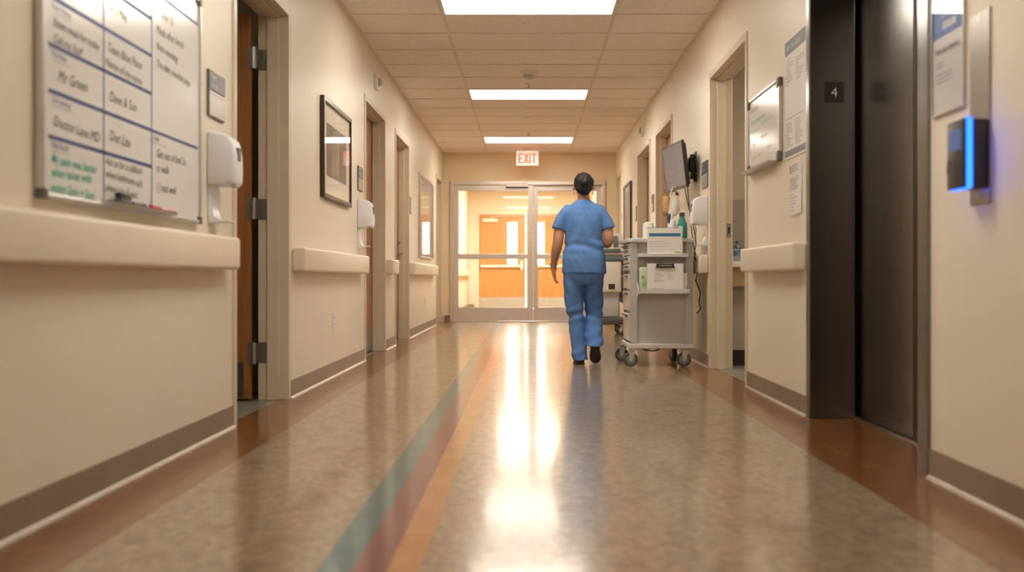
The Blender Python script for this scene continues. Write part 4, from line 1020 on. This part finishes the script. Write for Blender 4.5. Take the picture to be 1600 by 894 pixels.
def folds_top(p, n_):
    x, y, z = p
    w = math.exp(-((z - .985) / .06) ** 2)
    d = .008 * w * math.sin(62 * (z + .22 * abs(x - .03) + .03 * math.sin(9 * x)))
    d += .0045 * math.exp(-((z - .80) / .09) ** 2) * math.sin(26 * x + 5 * z + 8 * y)
    d += .0045 * math.exp(-((z - 1.1) / .12) ** 2) * math.sin(30 * z + 55 * abs(x) - 1)
    return d + .015 * (noise.noise(Vector((x * 9, y * 9, z * 6))) * .5 + .25 * noise.noise(Vector((x * 22 + z * 10, y * 20, z * 14))))
top = remesh(s, 'scrub_top', M['scrub'], person, .0065, 5, folds_top)
top['label'] = 'blue short-sleeved scrub top'
# scrub trousers
s = MB()
s.loft([ell((.010, cy, z), rx, ry, 32, .3) for z, cy, rx, ry in ((.90, 0, .152, .118), (.82, -.004, .168, .128), (.74, -.004, .174, .128), (.69, 0, .168, .118), (.66, .004, .15, .10))])
def leg(mb, cs):
    mb.loft([ell(c, rx, ry, 24, .2) for c, rx, ry in cs])
leg(s, [((-.078, -.002, .76), .082, .112), ((-.079, .004, .68), .084, .104), ((-.075, .008, .56), .079, .088), ((-.054, .010, .40), .068, .075), ((-.046, -.004, .28), .066, .074), ((-.030, -.024, .16), .064, .074), ((-.022, -.036, .07), .065, .090), ((-.021, -.038, .034), .066, .096)])
leg(s, [((.092, -.002, .76), .082, .112), ((.095, .016, .68), .083, .104), ((.095, .042, .56), .080, .088), ((.097, .062, .43), .071, .076), ((.097, .028, .35), .071, .078), ((.098, -.022, .26), .072, .082), ((.099, -.072, .185), .073, .092), ((.099, -.090, .155), .073, .094)])
def folds_leg(p, n_):
    x, y, z = p; sgn = x - .01
    d = .007 * math.exp(-((z - .40) / .07) ** 2) * math.sin(70 * z + 24 * x * (1 if sgn > 0 else -1) + 6 * y)
    d += .006 * math.exp(-((z - (.08 if sgn < 0 else .22)) / .07) ** 2) * math.sin(66 * z - 30 * x)
    d += .004 * math.exp(-((z - .62) / .1) ** 2) * math.sin(40 * z - 40 * abs(sgn))
    return d + .017 * (noise.noise(Vector((x * 10, y * 10, z * 5))) * .5 + .3 * noise.noise(Vector((x * 20, y * 20, z * 9))))
tr = remesh(s, 'scrub_trousers', M['scrub_low'], person, .0065, 4, folds_leg)
tr['label'] = 'blue scrub trousers'
# shoes
def shoe(mb, heel, toe, up):
    h_, t_, u = Vector(heel), Vector(toe), Vector(up).normalized(); f = (t_ - h_); ln = f.length; f.normalize(); w = f.cross(u).normalized(); u = w.cross(f)
    rings = []
    for k, (s_, hw, hb, ht) in enumerate(((0, .020, .004, .045), (.03, .034, 0, .066), (.12, .038, 0, .072), (.25, .037, .0, .070), (.40, .037, .0, .062), (.62, .045, 0, .052), (.82, .043, 0, .044), (.95, .028, .002, .032), (1.0, .012, .006, .022))):
        c = h_ + f * ln * s_
        rings.append([c + w * hw * math.copysign(abs(math.cos(q)) ** .75, math.cos(q)) + u * (hb + (ht - hb) * (.5 + .5 * math.copysign(abs(math.sin(q)) ** .7, math.sin(q)))) for q in [2 * PI * j / 20 for j in range(20)]])
    mb.loft(rings)
    return h_, f, w, u, ln
def shoe_obj(heel, toe, up):
    m = MB(); h_, f, w, u, ln = shoe(m, heel, toe, up)
    ob = m.build('shoe', M['shoe'], person, True)
    m = MB(); ring = []
    prof = ((.0, .022), (.08, .034), (.2, .038), (.35, .036), (.5, .040), (.65, .046), (.8, .044), (.93, .030), (1.0, .012))
    pts = [(s_, hw) for s_, hw in prof] + [(s_, -hw) for s_, hw in prof[::-1]]
    A = [h_ + f * ln * (s_ * 1.01 - .005) + w * hw * 1.03 - u * .009 for s_, hw in pts]; B = [p + u * .011 for p in A]
    m.loft([A, B]); m.build('sole', pm('shoe_sole', (.03, .028, .028), .6), ob)
shoe_obj((-.021, -.102, .010), (-.030, .138, .010), (0, 0, 1))
shoe_obj((.096, -.134, .184), (.108, -.022, .012), (0, .86, .5))
# hair gathered in a bun
s = MB()
s.ball((.010, -.004, 1.502), .085, .098, .090, 24); s.ball((.010, -.05, 1.455), .064, .048, .058, 20); s.ball((.010, -.112, 1.497), .036, .026, .034, 16)
hair = remesh(s, 'hair', M['hair'], person, .005, 3, lambda p, n_: .003 * math.sin(90 * p.x + 40 * p.z + 6 * noise.noise(p * 12)) - (.03 if p.y > .065 and p.z < 1.53 else 0))
for s_ in (-1, 1):
    m = MB(); c = Vector((.010 + s_ * .079, .010, 1.432)); m.tube([c + Vector((0, .010 * math.cos(q), .012 * math.sin(q))) for q in [2 * PI * j / 14 for j in range(15)]], .0022, 6); m.ball(c - Vector((0, 0, .018)), .006, n=8)
    m.build('earring', M['chrome'], person, True)
    m = MB(); m.ball((.01 + s_ * .030, .097, 1.490), .010, n=10); m.mi = 1; m.ball((.01 + s_ * .030, .1045, 1.490), .005, n=8); m.build('eye', [M['white_plastic'], M['dark_plastic']], person, True)
m = MB(); m.tube([(.010 + .050 * math.cos(q), .006 + .051 * math.sin(q), 1.374 - .012 * math.sin(q)) for q in [2 * PI * j / 28 for j in range(29)]], .0016, 6); m.build('necklace', M['chrome'], person, True)
m = MB(); wc = Vector((-.238, .046, .824)); wd = Vector((-.12, .35, -.9)).normalized(); u = wd.orthogonal().normalized(); v = wd.cross(u)
m.tube([wc + (u * math.cos(q) + v * math.sin(q)) * .0275 for q in [2 * PI * j / 24 for j in range(25)]], .0055, 8)
m.mi = 1; m.ball(wc + Vector((-.026, -.012, .0)), .007, .016, .016, 12)
m.build('wristwatch', [M['strap'], M['chrome']], person, True)

# ------------------------------------------------------------------ light beyond, fill, camera
w = bpy.data.worlds.new('sky'); sc.world = w; w.use_nodes = True
bg = w.node_tree.nodes['Background']
sky = w.node_tree.nodes.new('ShaderNodeTexSky'); sky.sky_type = 'HOSEK_WILKIE'
mixn = w.node_tree.nodes.new('ShaderNodeMix'); mixn.data_type = 'RGBA'; mixn.inputs['Factor'].default_value = .85
mixn.inputs['B'].default_value = (1, .97, .92, 1)
w.node_tree.links.new(sky.outputs['Color'], mixn.inputs['A']); w.node_tree.links.new(mixn.outputs['Result'], bg.inputs['Color'])
bg.inputs['Strength'].default_value = 14
def lamp(name, loc, power, sx_, sy_, col):
    ld = bpy.data.lights.new(name, 'AREA'); ld.shape = 'RECTANGLE'; ld.size = sx_; ld.size_y = sy_; ld.energy = power; ld.color = col
    o = bpy.data.objects.new(name, ld); C.objects.link(o); o.location = loc; return o
lamp('utility_room_fill', (2.9, 7.4, 2.7), 45, 1.0, .5, (1, .86, .68))  # added fill with no fitting, lifts the dim utility room
lamp('storage_room_fill', (-3.2, 4.4, 2.7), 10, .8, .5, (1, .86, .68))  # added fill with no fitting, brightens the open door leaf

cd = bpy.data.cameras.new('camera'); cam = bpy.data.objects.new('camera', cd); C.objects.link(cam); sc.camera = cam
cam.location = (0, 0, .71); cam.rotation_euler = (PI / 2, 0, 0)
cd.sensor_width = 36; cd.lens = 36; cd.shift_x = -26 / 1600; cd.shift_y = -12 / 1600
cd.clip_start = .05; cd.clip_end = 200
cd.dof.use_dof = True; cd.dof.focus_distance = 8.3; cd.dof.aperture_fstop = 1.8
sc.view_settings.view_transform = 'Standard'
sc.view_settings.look = 'None'
sc.view_settings.exposure = -.36
sc.cycles.max_bounces = 16; sc.cycles.diffuse_bounces = 12; sc.cycles.transparent_max_bounces = 12
sc.cycles.sample_clamp_indirect = 8
sc.cycles.use_denoising = True
sc.cycles.denoising_prefilter = 'ACCURATE'
